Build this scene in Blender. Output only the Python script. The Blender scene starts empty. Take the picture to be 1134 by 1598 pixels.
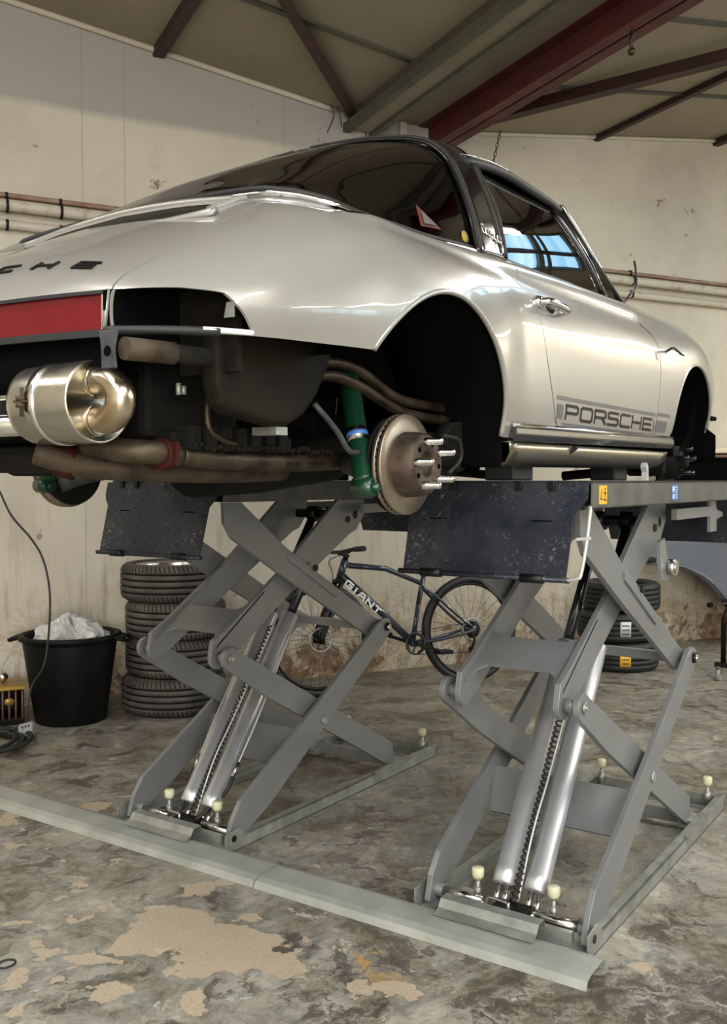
import bpy, bmesh, math, random
from mathutils import Vector, Matrix
from mathutils.bvhtree import BVHTree
random.seed(7)
sc = bpy.context.scene
COL = sc.collection
PI = math.pi
V = Vector

# ---------------------------------------------------------------- camera, world, lights, exposure
CAM_H = 1.38
F_PX = 1500.0
PITCH = math.atan(49 / F_PX)
YAW = math.radians(34.149)
cam_d = bpy.data.cameras.new('camera')
cam = bpy.data.objects.new('camera', cam_d); COL.objects.link(cam)
cam_d.sensor_fit = 'VERTICAL'; cam_d.sensor_height = 24.0
cam_d.lens = F_PX / 1598 * 24.0
cam_d.clip_start = 0.02
fh = V((math.cos(YAW), math.sin(YAW), 0)); RT = V((math.sin(YAW), -math.cos(YAW), 0))
FW = (fh * math.cos(PITCH) + V((0, 0, -math.sin(PITCH)))).normalized()
UP = RT.cross(FW)
cam.matrix_world = Matrix(((RT.x, UP.x, -FW.x, 0), (RT.y, UP.y, -FW.y, 0), (RT.z, UP.z, -FW.z, CAM_H), (0, 0, 0, 1)))
sc.camera = cam
CP = V((0, 0, CAM_H))

def ray(px, py): return FW + RT * ((px - 567) / F_PX) - UP * ((py - 799) / F_PX)
def at(px, py, axis, val):            # point of the place seen at a pixel, on a plane of known position
    d = ray(px, py); return CP + d * ((val - CP[axis]) / d[axis])

# frame of the back wall: s runs along it to the right, n is the distance from the origin towards it
WA = math.radians(-29.5)
WU = V((math.cos(WA), math.sin(WA), 0)); WN = V((-math.sin(WA), math.cos(WA), 0))
WP = V((5.915, 3.73, 0)); WD = WP.dot(WN); S0 = WP.dot(WU)
def sn(s, n, z=0.0): return WU * (s + S0) + WN * n + V((0, 0, z))
def roof_z(s): 
    a = abs(s)
    if a > 7: a = 14 - a
    return 3.90 + .132 * a

w = bpy.data.worlds.new('daylight'); sc.world = w; w.use_nodes = True
w.node_tree.nodes['Background'].inputs[0].default_value = (.55, .72, 1.0, 1)
w.node_tree.nodes['Background'].inputs[1].default_value = 1.2
def area(name, loc, target, sx, sy, power, col):
    l = bpy.data.lights.new(name, 'AREA'); l.shape = 'RECTANGLE'; l.size = sx; l.size_y = sy
    l.energy = power; l.color = col
    o = bpy.data.objects.new(name, l); COL.objects.link(o); o.location = loc
    o.rotation_euler = (V(target) - V(loc)).to_track_quat('-Z', 'Y').to_euler(); return o
# added lamp for the light from behind, set before an unseen, added roller door
area('door_fill_light', sn(-5.2, -6.6, 1.9), sn(-2.5, 3, 1.3), 4.2, 3.3, 300, (1.0, .92, .80))
sc.view_settings.view_transform = 'Standard'; sc.view_settings.look = 'None'
sc.view_settings.gamma = 1; sc.view_settings.use_curve_mapping = False
sc.view_settings.exposure = 0.80

# ---------------------------------------------------------------- materials
def mat(name, col, rough=.5, metal=0, coat=0, spec=.5, emis=None, es=0):
    m = bpy.data.materials.new(name); m.use_nodes = True
    b = m.node_tree.nodes['Principled BSDF']
    b.inputs['Base Color'].default_value = (*col, 1); b.inputs['Roughness'].default_value = rough
    b.inputs['Metallic'].default_value = metal; b.inputs['Coat Weight'].default_value = coat
    b.inputs['Coat Roughness'].default_value = .03
    b.inputs['Specular IOR Level'].default_value = spec
    if emis: b.inputs['Emission Color'].default_value = (*emis, 1); b.inputs['Emission Strength'].default_value = es
    return m
class N:                                # tiny node-graph helper
    def __init__(s, m): s.t = m.node_tree; s.b = s.t.nodes['Principled BSDF']; s.co = None
    def new(s, t, **k):
        n = s.t.nodes.new(t)
        for a, v in k.items(): setattr(n, a, v)
        return n
    def link(s, a, b): s.t.links.new(a, b)
    def coord(s, kind='Object'):
        if not s.co: s.co = s.new('ShaderNodeTexCoord')
        return s.co.outputs[kind]
    def noise(s, scale, detail=4, rough=.5, vec=None, dist=0):
        n = s.new('ShaderNodeTexNoise'); n.inputs['Scale'].default_value = scale
        n.inputs['Detail'].default_value = detail; n.inputs['Roughness'].default_value = rough
        n.inputs['Distortion'].default_value = dist
        s.link(vec or s.coord(), n.inputs['Vector']); return n
    def ramp(s, fac, stops, interp='LINEAR'):
        r = s.new('ShaderNodeValToRGB'); r.color_ramp.interpolation = interp
        e = r.color_ramp.elements
        while len(e) < len(stops): e.new(.5)
        for i, (p, c) in enumerate(stops):
            e[i].position = p; e[i].color = (*(c if hasattr(c, '__len__') else (c, c, c)), 1)
        s.link(fac, r.inputs[0]); return r.outputs[0]
    def mix(s, fac, a, b, mode='MIX'):
        m = s.new('ShaderNodeMix', data_type='RGBA', blend_type=mode)
        for sock, v in ((m.inputs[0], fac), (m.inputs[6], a), (m.inputs[7], b)):
            if isinstance(v, (int, float)): sock.default_value = v
            elif isinstance(v, tuple): sock.default_value = (*v, 1)
            else: s.link(v, sock)
        return m.outputs[2]
    def math(s, op, a, b=None, c=None):
        m = s.new('ShaderNodeMath', operation=op)
        for i, v in enumerate((a, b, c)):
            if v is None: continue
            if isinstance(v, (int, float)): m.inputs[i].default_value = v
            else: s.link(v, m.inputs[i])
        return m.outputs[0]
    def bump(s, h, strength=.3, dist=.01):
        b = s.new('ShaderNodeBump'); b.inputs['Strength'].default_value = strength; b.inputs['Distance'].default_value = dist
        s.link(h, b.inputs['Height']); s.link(b.outputs[0], s.b.inputs['Normal']); return b
def noisy(name, c1, c2, scale, rough=.5, metal=0, r2=None, lo=.35, hi=.65, bump=0, detail=5, coat=0, spec=.5):
    m = mat(name, c1, rough, metal, coat, spec); g = N(m)
    n = g.noise(scale, detail, .6)
    g.link(g.ramp(n.outputs[0], [(lo, c1), (hi, c2)]), g.b.inputs['Base Color'])
    if r2 is not None: g.link(g.ramp(n.outputs[0], [(lo, rough), (hi, r2)]), g.b.inputs['Roughness'])
    if bump: g.bump(n.outputs[0], bump, .004)
    return m
M = {}
M['paint'] = mat('pale_silver_paint', (.285, .275, .245), .32, .22, 1.0)
M['black'] = mat('black_paint', (.004, .004, .004), .45, spec=.3)
M['under'] = noisy('underbody_black', (.003, .0025, .002), (.010, .0085, .006), 9, .75, 0, .9, spec=.2)
M['rubber'] = mat('black_rubber', (.012, .012, .012), .6)
M['plastic'] = noisy('black_plastic', (.002, .002, .002), (.004, .004, .004), 12, .5, 0, .6, spec=.2)
M['chrome'] = mat('chrome', (.75, .75, .75), .12, 1)
M['vinyl'] = noisy('roof_vinyl', (.022, .022, .024), (.035, .035, .038), 300, .5, 0, .6, bump=.1)
M['gloss_black'] = mat('gloss_black', (.008, .008, .008), .12, 0, .6)
M['red_lens'] = mat('red_lens', (.13, .0, .004), .18, 0, .35, spec=.3)
M['liftgrey'] = noisy('lift_grey_paint', (.175, .178, .178), (.205, .21, .208), 5, .34, .25, .42, coat=.15)
M['galv'] = noisy('galvanised_steel', (.24, .25, .22), (.38, .38, .34), 14, .38, .6, .5, bump=.03)
M['cyl'] = noisy('cylinder_silver', (.60, .60, .61), (.68, .68, .68), 3, .36, .75, .42)
M['steel'] = mat('bright_steel', (.62, .60, .57), .22, 1)
M['rod'] = mat('piston_rod', (.07, .07, .075), .16, .9)
M['gold'] = noisy('heat_tinted_steel', (.60, .55, .45), (.44, .33, .20), 9, .2, 1, .3)
M['muffler'] = noisy('muffler_steel', (.62, .59, .53), (.48, .45, .38), 5, .2, 1, .32, detail=3)
M['rust'] = noisy('rusty_steel', (.04, .026, .016), (.085, .06, .038), 22, .6, .5, .8, bump=.2)
M['pipe_old'] = noisy('aged_exhaust', (.04, .028, .018), (.10, .075, .048), 14, .38, .8, .6, bump=.1)
M['red_flange'] = noisy('red_flange', (.045, .006, .004), (.03, .008, .006), 30, .7, spec=.15)
M['green'] = mat('damper_green', (.003, .034, .014), .38, 0, .3)
M['disc'] = noisy('brake_disc_steel', (.34, .28, .21), (.24, .19, .14), 8, .36, .9, .45)
M['hub'] = noisy('rusty_hub', (.05, .034, .025), (.11, .078, .056), 20, .5, .6, .7, bump=.1)
M['tank'] = noisy('oily_dark_panel', (.004, .0035, .0025), (.017, .014, .009), 5, .55, 0, .75, spec=.08, lo=.3, hi=.75, bump=.1)
M['bracket'] = noisy('grey_bracket', (.03, .03, .032), (.075, .075, .08), 18, .55, .3)
M['red_iron'] = noisy('oxide_red_beam', (.095, .012, .010), (.06, .012, .010), 4, .55, 0, .7)
M['brown_iron'] = noisy('brown_red_steel', (.05, .012, .010), (.03, .010, .009), 5, .6)
M['olive'] = noisy('olive_channel', (.055, .055, .038), (.08, .078, .055), 6, .6)
M['beige'] = noisy('beige_soffit', (.20, .165, .12), (.24, .20, .15), 3, .7)
M['brightal'] = mat('polished_sill', (.24, .215, .16), .24, .85)
M['bluegrey'] = noisy('blue_grey_paint', (.10, .11, .135), (.125, .135, .16), 2, .45, .1, .55)
M['cream'] = mat('cream_paint', (.60, .53, .38), .35, 0, .5)
M['white'] = mat('white_letters', (.82, .82, .80), .4)
M['nylon'] = mat('nylon_pad', (.60, .57, .38), .45)
M['greydecal'] = mat('grey_decal', (.10, .10, .10), .4, .0, .2)
M['darkdecal'] = mat('dark_decal', (.008, .007, .008), .45, 0, 0, spec=.3)
M['yellow'] = mat('yellow_sticker', (.80, .43, .02), .4)
M['blue'] = mat('blue_sticker', (.05, .16, .42), .4)
M['interior'] = mat('dark_interior', (.0025, .0025, .0025), .95, spec=.03)
M['whitebar'] = mat('pale_grey_paint', (.50, .50, .47), .4, .2)
M['wood'] = noisy('brown_trim', (.10, .04, .02), (.16, .07, .04), 9, .5)
M['bike'] = mat('slate_blue_frame', (.030, .038, .055), .3, .3, .6)
M['cable'] = mat('black_cable', (.015, .015, .015), .5)
M['socket'] = noisy('grey_socket', (.32, .32, .31), (.22, .22, .21), 30, .5)
M['ramp'] = noisy('checker_plate_dark', (.018, .022, .034), (.035, .038, .045), 7, .38, .45, .6, bump=.05)
M['platside'] = noisy('worn_grey_edge', (.055, .055, .05), (.17, .165, .15), 6, .45, .4, .6, lo=.3, hi=.75)

def ramp_scratches():
    m = M['ramp']; g = N(m); b = m.node_tree.nodes['Principled BSDF']
    old = [l for l in m.node_tree.links if l.to_socket == b.inputs['Base Color']][0].from_socket
    n = g.noise(55, 5, .75, None, 1.5); big = g.noise(5, 3, .5)
    f = g.math('MULTIPLY', g.ramp(n.outputs[0], [(.56, 0), (.66, 1)]), g.ramp(big.outputs[0], [(.46, 0), (.6, .8)]))
    g.link(g.mix(f, old, (.30, .29, .27)), b.inputs['Base Color'])
ramp_scratches()
def tyre_mat():
    m = mat('tyre_rubber', (.035, .033, .03), .72, 0, 0, .3); g = N(m)
    sep = g.new('ShaderNodeSeparateXYZ'); g.link(g.coord(), sep.inputs[0])
    a = g.math('ARCTAN2', sep.outputs[1], sep.outputs[0])
    sl = g.math('ADD', g.math('MULTIPLY', a, 70), g.math('MULTIPLY', sep.outputs[2], 60))
    wv = g.math('SINE', sl)
    h = g.ramp(wv, [(.0, 0), (.12, 1)])
    g.bump(h, .8, .004)
    n = g.noise(6)
    col = g.ramp(n.outputs[0], [(.35, (.050, .045, .038)), (.7, (.125, .112, .092))])
    zc = g.math('ABSOLUTE', g.math('SUBTRACT', sep.outputs[2], .111))
    sip_groove_shade = g.math('MULTIPLY', g.math('GREATER_THAN', zc, .068), g.math('LESS_THAN', wv, -.72)); gr = g.math('LESS_THAN', zc, .104)
    sip_groove_shade = g.math('MULTIPLY', sip_groove_shade, gr)
    for gz in (.019, .0555): sip_groove_shade = g.math('MAXIMUM', sip_groove_shade, g.math('LESS_THAN', g.math('ABSOLUTE', g.math('SUBTRACT', zc, gz)), .0058))  # groove bands darkened: their shade is put into the rubber colour
    g.link(g.mix(sip_groove_shade, col, (.006, .006, .006)), g.b.inputs['Base Color'])
    return m
M['tyre'] = tyre_mat()
M['tyre_new'] = mat('new_tyre_rubber', (.010, .010, .010), .55)

def glass(name, tint, rough=0.0, refl=1.5):
    m = bpy.data.materials.new(name); m.use_nodes = True; t = m.node_tree
    t.nodes.remove(t.nodes['Principled BSDF']); out = t.nodes['Material Output']
    tr = t.nodes.new('ShaderNodeBsdfTransparent'); tr.inputs[0].default_value = (*tint, 1)
    gl = t.nodes.new('ShaderNodeBsdfGlossy'); gl.inputs['Roughness'].default_value = rough
    fr = t.nodes.new('ShaderNodeFresnel'); fr.inputs[0].default_value = refl
    mx = t.nodes.new('ShaderNodeMixShader')
    t.links.new(fr.outputs[0], mx.inputs[0]); t.links.new(tr.outputs[0], mx.inputs[1]); t.links.new(gl.outputs[0], mx.inputs[2])
    t.links.new(mx.outputs[0], out.inputs[0]); return m
M['rearglass'] = glass('tinted_rear_glass', (.10, .11, .09), .01, 1.7)
M['sideglass'] = glass('green_side_glass', (.30, .36, .30), 0, 5.0)
M['clearglass'] = glass('clear_glass', (.7, .75, .7), 0, 1.5)

def wall_mat():
    m = mat('stained_cream_plaster', (.5, .46, .38), .75, spec=.2); g = N(m)
    geo = g.new('ShaderNodeNewGeometry'); P = geo.outputs['Position']
    sep = g.new('ShaderNodeSeparateXYZ'); g.link(P, sep.inputs[0])
    dot = g.new('ShaderNodeVectorMath', operation='DOT_PRODUCT'); g.link(P, dot.inputs[0]); dot.inputs[1].default_value = WU
    s = g.math('SUBTRACT', dot.outputs['Value'], S0); z = sep.outputs[2]
    cmb = g.new('ShaderNodeCombineXYZ'); g.link(s, cmb.inputs[0]); g.link(z, cmb.inputs[1]); Q = cmb.outputs[0]
    big = g.noise(.9, 5, .6, Q)
    base = g.ramp(big.outputs[0], [(.3, (.45, .40, .32)), (.5, (.54, .49, .40)), (.7, (.60, .55, .455))])
    # grey band painted along the top of the wall, left of the beam
    zz = g.math('ADD', z, g.math('MULTIPLY', g.math('SUBTRACT', g.noise(1.5, 3, .5, Q).outputs[0], .5), .05))
    band = g.math('MULTIPLY', g.ramp(g.math('SUBTRACT', zz, 3.15), [(.48, 0), (.53, 1)]), g.math('LESS_THAN', s, .36))
    col = g.mix(band, base, (.36, .335, .31))
    # vertical board joints
    jt = None
    for js in (-1.94, -.86, -2.2):
        d = g.math('ABSOLUTE', g.math('SUBTRACT', s, js)); j = g.math('LESS_THAN', d, .005)
        jt = j if jt is None else g.math('MAXIMUM', jt, j)
    col = g.mix(g.math('MULTIPLY', jt, .35), col, (.25, .22, .18))
    # run marks, dirty streaks below 1.4 m
    st = g.new('ShaderNodeMapping'); g.link(Q, st.inputs[0]); st.inputs['Scale'].default_value = (16, 1.6, 1)
    streak = g.noise(1.0, 6, .65, st.outputs[0])
    low = g.ramp(z, [(.25, 1), (1.0, 0)])
    sf = g.math('MULTIPLY', g.ramp(streak.outputs[0], [(.50, 0), (.68, 1)]), g.ramp(g.math('MULTIPLY', z, .5), [(.2, .8), (.75, 0)]))
    col = g.mix(g.math('MULTIPLY', sf, .8), col, (.20, .14, .08))
    cr_n = g.noise(3.2, 9, .75, Q, 1.2); crk = g.ramp(g.math('ABSOLUTE', g.math('SUBTRACT', cr_n.outputs[0], .5)), [(.0, 1), (.022, 0)]); lowc = g.ramp(z, [(.15, 1), (.75, 0)])
    col = g.mix(g.math('MULTIPLY', g.math('MULTIPLY', crk, lowc), .85), col, (.07, .04, .02)); tan = g.ramp(g.noise(5, 6, .7, Q).outputs[0], [(.42, 0), (.6, .75)]); col = g.mix(g.math('MULTIPLY', tan, lowc), col, (.36, .24, .12))
    # small brown stains
    sp = g.noise(7, 3, .5, Q); col = g.mix(g.ramp(sp.outputs[0], [(.69, 0), (.74, .6)]), col, (.17, .11, .08))
    sp2 = g.noise(3.0, 6, .7, Q); col = g.mix(g.ramp(sp2.outputs[0], [(.60, 0), (.72, .35)]), col, (.36, .27, .18))
    # flaked plaster showing brown brick near the floor
    fl = g.noise(2.6, 8, .68, Q, .6)
    th = g.math('ADD', fl.outputs[0], g.math('MULTIPLY', g.ramp(z, [(.0, 1), (.55, 0)]), .16))
    fm = g.ramp(th, [(.655, 0), (.675, .9)])
    bn = g.noise(14, 6, .7, Q)
    brick = g.ramp(bn.outputs[0], [(.3, (.05, .03, .018)), (.5, (.20, .12, .07)), (.7, (.42, .32, .20))])
    col = g.mix(fm, col, brick)
    g.link(col, g.b.inputs['Base Color'])
    h = g.math('ADD', g.math('MULTIPLY', fm, -.7), g.math('MULTIPLY', big.outputs[0], .5)); g.bump(h, .5, .02)
    return m
M['wall'] = wall_mat()
M['wall_plain'] = noisy('plain_cream_plaster', (.46, .41, .33), (.55, .50, .41), 1.2, .8)
M['ceil'] = noisy('cream_roof_lining', (.24, .20, .145), (.29, .245, .18), 1.1, .65, 0, .75)

def floor_mat():
    m = mat('worn_workshop_concrete', (.2, .2, .19), .5); g = N(m)
    geo = g.new('ShaderNodeNewGeometry'); P = geo.outputs['Position']
    wn = g.noise(5.0, 5, .6, P)
    off = g.new('ShaderNodeVectorMath', operation='SUBTRACT'); g.link(wn.outputs['Color'], off.inputs[0]); off.inputs[1].default_value = (.5, .5, .5)
    sc_ = g.new('ShaderNodeVectorMath', operation='SCALE'); g.link(off.outputs[0], sc_.inputs[0]); sc_.inputs['Scale'].default_value = .34
    ad = g.new('ShaderNodeVectorMath', operation='ADD'); g.link(P, ad.inputs[0]); g.link(sc_.outputs[0], ad.inputs[1]); Pw = ad.outputs[0]
    a = g.noise(2.3, 10, .74, P, .9); b_ = g.noise(4.2, 8, .7, Pw, .6); c = g.noise(38, 4, .6, P)
    col = g.ramp(a.outputs[0], [(.28, (.050, .038, .026)), (.39, (.125, .103, .073)), (.46, (.20, .180, .140)), (.53, (.225, .215, .185)), (.64, (.34, .31, .245))])
    dk = g.ramp(b_.outputs[0], [(.405, 1), (.445, 0)])
    col = g.mix(g.math('MULTIPLY', dk, .72), col, (.060, .045, .034))
    f2 = g.noise(11, 8, .72, Pw, 1.0); col = g.mix(.55, col, g.ramp(f2.outputs[0], [(.36, (.12, .10, .08)), (.5, (.5, .5, .5)), (.64, (.85, .82, .76))]), 'OVERLAY')
    br = g.ramp(g.noise(2.3, 8, .7, Pw, .3).outputs[0], [(.56, 0), (.60, 1)])
    col = g.mix(g.math('MULTIPLY', br, .5), col, (.29, .25, .18))
    # flakes where pale patches of old coating are left; size and place as on the real floor
    patches = []
    for px, py, r in ((265, 1445, .14), (350, 1478, .16), (430, 1500, .085), (300, 1505, .09), (230, 1468, .10), (300, 1385, .07), (255, 1410, .07), (345, 1368, .06),
                      (135, 1495, .075), (105, 1382, .035), (95, 1398, .03), (140, 1427, .04), (580, 1550, .055), (620, 1545, .05), (520, 1452, .024), (470, 1463, .03),
                      (985, 1507, .045), (390, 1425, .04), (15, 1530, .055), (155, 1545, .055), (30, 1590, .05), (150, 1258, .06), (15, 1318, .05), (205, 1468, .05), (10, 1280, .06), (305, 1560, .045), (700, 1500, .03), (725, 1512, .03), (20, 1440, .03), (75, 1475, .045), (110, 1520, .035)):
        q = at(px, py, 2, 0); patches.append((q.x, q.y, r))
    acc = None
    for x, y, r in patches:
        d = g.new('ShaderNodeVectorMath', operation='DISTANCE'); g.link(Pw, d.inputs[0]); d.inputs[1].default_value = (x, y, 0)
        f = g.math('DIVIDE', d.outputs['Value'], r)
        acc = f if acc is None else g.math('MINIMUM', acc, f)
    pf = g.ramp(acc, [(.94, 1), (1.0, 0)])
    pc = g.ramp(g.noise(110, 4, .75, P).outputs[0], [(.32, (.16, .115, .075)), (.40, (.38, .295, .205)), (.7, (.46, .37, .265))])
    col = g.mix(g.math('MULTIPLY', pf, .92), col, pc)
    dks = None
    for px, py, r in ((450, 1475, .10), (960, 1575, .22), (820, 1560, .15), (1060, 1440, .16), (640, 1400, .06), (1100, 1560, .2), (120, 1560, .09), (60, 1290, .10), (330, 1200, .25), (560, 1590, .10), (760, 1590, .12)):
        q = at(px, py, 2, 0); d = g.new('ShaderNodeVectorMath', operation='DISTANCE'); g.link(Pw, d.inputs[0]); d.inputs[1].default_value = (q.x, q.y, 0)
        f = g.math('DIVIDE', d.outputs['Value'], r); dks = f if dks is None else g.math('MINIMUM', dks, f)
    dfm = g.math('MULTIPLY', g.ramp(dks, [(.7, 1), (1.25, 0)]), g.ramp(f2.outputs[0], [(.42, .85), (.56, .15)]))
    col = g.mix(g.math('MULTIPLY', dfm, g.math('SUBTRACT', 1, pf)), col, (.055, .040, .028))
    s4 = g.noise(9.0, 6, .6, Pw); sm = g.ramp(s4.outputs[0], [(.655, 0), (.67, 1)])
    col = g.mix(g.math('MULTIPLY', sm, .8), col, (.46, .40, .31))
    q = at(585, 1497, 2, 0); d = g.new('ShaderNodeVectorMath', operation='DISTANCE'); g.link(P, d.inputs[0]); d.inputs[1].default_value = q
    oc = g.math('MULTIPLY', g.ramp(d.outputs['Value'], [(.04, 1), (.16, 0)]), g.ramp(b_.outputs[0], [(.48, 0), (.53, 1)]))
    col = g.mix(g.math('MULTIPLY', oc, .8), col, (.50, .27, .07))
    sp = g.ramp(c.outputs[0], [(.66, 0), (.72, .5)]); col = g.mix(sp, col, (.06, .05, .04))
    g.link(col, g.b.inputs['Base Color'])
    g.link(g.ramp(b_.outputs[0], [(.35, .34), (.6, .55)]), g.b.inputs['Roughness'])
    h = g.math('ADD', g.math('MULTIPLY', b_.outputs[0], .6), g.math('MULTIPLY', c.outputs[0], .2)); h = g.math('ADD', h, g.math('MULTIPLY', pf, -.15))
    g.bump(h, .35, .012)
    return m
M['floor'] = floor_mat()

# ---------------------------------------------------------------- mesh helpers
class MB:
    def __init__(s): s.v = []; s.f = []; s.sm = []
    def add(s, vs, fs, smooth=False):
        o = len(s.v); s.v += [V(p) for p in vs]; s.f += [tuple(i + o for i in f) for f in fs]; s.sm += [smooth] * len(fs); return s
    def box(s, a, b):
        (x0, y0, z0), (x1, y1, z1) = a, b
        return s.add([(x0, y0, z0), (x1, y0, z0), (x1, y1, z0), (x0, y1, z0), (x0, y0, z1), (x1, y0, z1), (x1, y1, z1), (x0, y1, z1)],
                     [(3, 2, 1, 0), (4, 5, 6, 7), (0, 1, 5, 4), (1, 2, 6, 5), (2, 3, 7, 6), (3, 0, 4, 7)])
    def obox(s, c, ax, ay, az):          # oriented box: centre and three half-axis vectors
        c, ax, ay, az = V(c), V(ax), V(ay), V(az)
        P = [c + ax * i + ay * j + az * k for k in (-1, 1) for i, j in ((-1, -1), (1, -1), (1, 1), (-1, 1))]
        return s.add(P, [(3, 2, 1, 0), (4, 5, 6, 7), (0, 1, 5, 4), (1, 2, 6, 5), (2, 3, 7, 6), (3, 0, 4, 7)])
    def bar(s, p, q, wdt, hgt, side=None):
        p, q = V(p), V(q); d = (q - p).normalized(); side = V(side) if side else d.cross(V((0, 0, 1)))
        side = (side - d * side.dot(d)).normalized(); u = d.cross(side)
        return s.obox((p + q) / 2, (q - p) / 2, side * wdt / 2, u * hgt / 2)
    def prism(s, pts, off):               # 3D polygon extruded by a vector
        n = len(pts); off = V(off); P = [V(p) for p in pts] + [V(p) + off for p in pts]
        nn = V((0, 0, 0))
        for i in range(n): nn += P[i].cross(P[(i + 1) % n])
        a = tuple(range(n)); b = tuple(range(n, 2 * n)); fs = [a[::-1], b] + [(i, (i + 1) % n, n + (i + 1) % n, n + i) for i in range(n)]
        if nn.dot(off) < 0: fs = [f[::-1] for f in fs]
        return s.add(P, fs)
    def tube(s, pts, r, seg=10, caps=True, closed=False):
        pts = [V(p) for p in pts]; n = len(pts); R = r if hasattr(r, '__len__') else [r] * n
        vs = []; prev = None
        for i, p in enumerate(pts):
            if closed: d = pts[(i + 1) % n] - pts[i - 1]
            else: d = pts[min(i + 1, n - 1)] - pts[max(i - 1, 0)]
            if d.length < 1e-9: d = V((0, 0, 1))
            d.normalize()
            if prev is None: a = d.cross(V((0, 0, 1))) if abs(d.z) < .9 else d.cross(V((1, 0, 0)))
            else: a = prev - d * prev.dot(d)
            a.normalize(); prev = a; b = d.cross(a)
            vs += [p + (a * math.cos(t) + b * math.sin(t)) * R[i] for t in [2 * PI * k / seg for k in range(seg)]]
        fs = []
        m = n if closed else n - 1
        for i in range(m):
            j = (i + 1) % n
            for k in range(seg): l = (k + 1) % seg; fs.append((i * seg + k, i * seg + l, j * seg + l, j * seg + k))
        s.add(vs, fs, True)
        if caps and not closed:
            o = len(s.v) - len(vs); s.f.append(tuple(o + k for k in range(seg))[::-1]); s.f.append(tuple(o + (n - 1) * seg + k for k in range(seg))); s.sm += [False, False]
        return s
    def cyl(s, p, q, r, seg=24, r2=None): 
        p, q = V(p), V(q); return s.tube([p, q], [r, r if r2 is None else r2], seg)
    def lathe(s, prof, c, axis, seg=48, closed=False):   # prof: (radius, height along axis)
        c = V(c); axis = V(axis).normalized(); a = axis.cross(V((0, 0, 1)))
        if a.length < .1: a = V((1, 0, 0))
        a = (a - axis * a.dot(axis)).normalized(); b = axis.cross(a); n = len(prof)
        vs = [c + axis * h + (a * math.cos(t) + b * math.sin(t)) * r for r, h in prof for t in [2 * PI * k / seg for k in range(seg)]]
        fs = []
        for i in range(n if closed else n - 1):
            j = (i + 1) % n
            for k in range(seg): l = (k + 1) % seg; fs.append((i * seg + k, i * seg + l, j * seg + l, j * seg + k))
        s.add(vs, fs, True); return s
    def sphere(s, c, r, seg=16, rings=8, sc3=(1, 1, 1)):
        vs = []; fs = []; c = V(c)
        for i in range(rings + 1):
            th = PI * i / rings
            for k in range(seg):
                ph = 2 * PI * k / seg; vs.append(c + V((r * sc3[0] * math.sin(th) * math.cos(ph), r * sc3[1] * math.sin(th) * math.sin(ph), r * sc3[2] * math.cos(th))))
        for i in range(rings):
            for k in range(seg): l = (k + 1) % seg; fs.append((i * seg + k, (i + 1) * seg + k, (i + 1) * seg + l, i * seg + l))
        return s.add(vs, fs, True)
    def grid(s, rows, smooth=True, flip=False):
        n = len(rows); m = len(rows[0]); fs = []
        for i in range(n - 1):
            for j in range(m - 1):
                f = (i * m + j, i * m + j + 1, (i + 1) * m + j + 1, (i + 1) * m + j); fs.append(f[::-1] if flip else f)
        return s.add([p for r in rows for p in r], fs, smooth)
    def mirror_y(s, y0=0):
        n = MB(); n.v = [V((p.x, 2 * y0 - p.y, p.z)) for p in s.v]; n.f = [f[::-1] for f in s.f]; n.sm = list(s.sm); return n
    def build(s, name, m, parent=None, bevel=0, solid=0, smooth=None, bseg=2):
        me = bpy.data.meshes.new(name); me.from_pydata([tuple(p) for p in s.v], [], s.f); me.update()
        mats = m if isinstance(m, (list, tuple)) else [m]
        for x in mats: me.materials.append(M[x] if isinstance(x, str) else x)
        for p, sm in zip(me.polygons, s.sm): p.use_smooth = sm if smooth is None else smooth
        bm = bmesh.new(); bm.from_mesh(me); bmesh.ops.remove_doubles(bm, verts=bm.verts, dist=1e-5)
        bm.normal_update(); bmesh.ops.recalc_face_normals(bm, faces=bm.faces); bm.to_mesh(me); bm.free()
        o = bpy.data.objects.new(name, me); COL.objects.link(o)
        if parent: o.parent = parent
        if solid: md = o.modifiers.new('solid', 'SOLIDIFY'); md.thickness = solid; md.offset = 0
        if bevel: md = o.modifiers.new('bevel', 'BEVEL'); md.width = bevel; md.segments = bseg; md.limit_method = 'ANGLE'; md.angle_limit = math.radians(40)
        return o
def tag(o, label=None, cat=None, group=None, kind=None):
    for k, v in (('label', label), ('category', cat), ('group', group), ('kind', kind)):
        if v: o[k] = v
    return o
def empty(name, loc, label, cat, group=None, rz=0):
    o = bpy.data.objects.new(name, None); COL.objects.link(o); o.location = loc; o.rotation_euler = (0, 0, rz); o.empty_display_size = .1
    return tag(o, label, cat, group)
def copy_tree(o, parent=None):
    c = o.copy(); COL.objects.link(c); c.parent = parent
    for ch in [x for x in bpy.data.objects if x.parent == o]: copy_tree(ch, c)
    return c
def cr(pts, n=6, closed=False):           # Catmull-Rom through points
    pts = [V(p) for p in pts]; L = len(pts); out = []
    for i in range(L if closed else L - 1):
        p1, p2 = pts[i], pts[(i + 1) % L]
        p0 = pts[i - 1] if (i > 0 or closed) else p1 * 2 - p2
        p3 = pts[(i + 2) % L] if (i + 2 < L or closed) else p2 * 2 - p1
        for k in range(n):
            t = k / n; out.append(.5 * ((2 * p1) + (p2 - p0) * t + (2 * p0 - 5 * p1 + 4 * p2 - p3) * t * t + (3 * p1 - p0 - 3 * p2 + p3) * t ** 3))
    if not closed: out.append(pts[-1])
    return out
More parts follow.
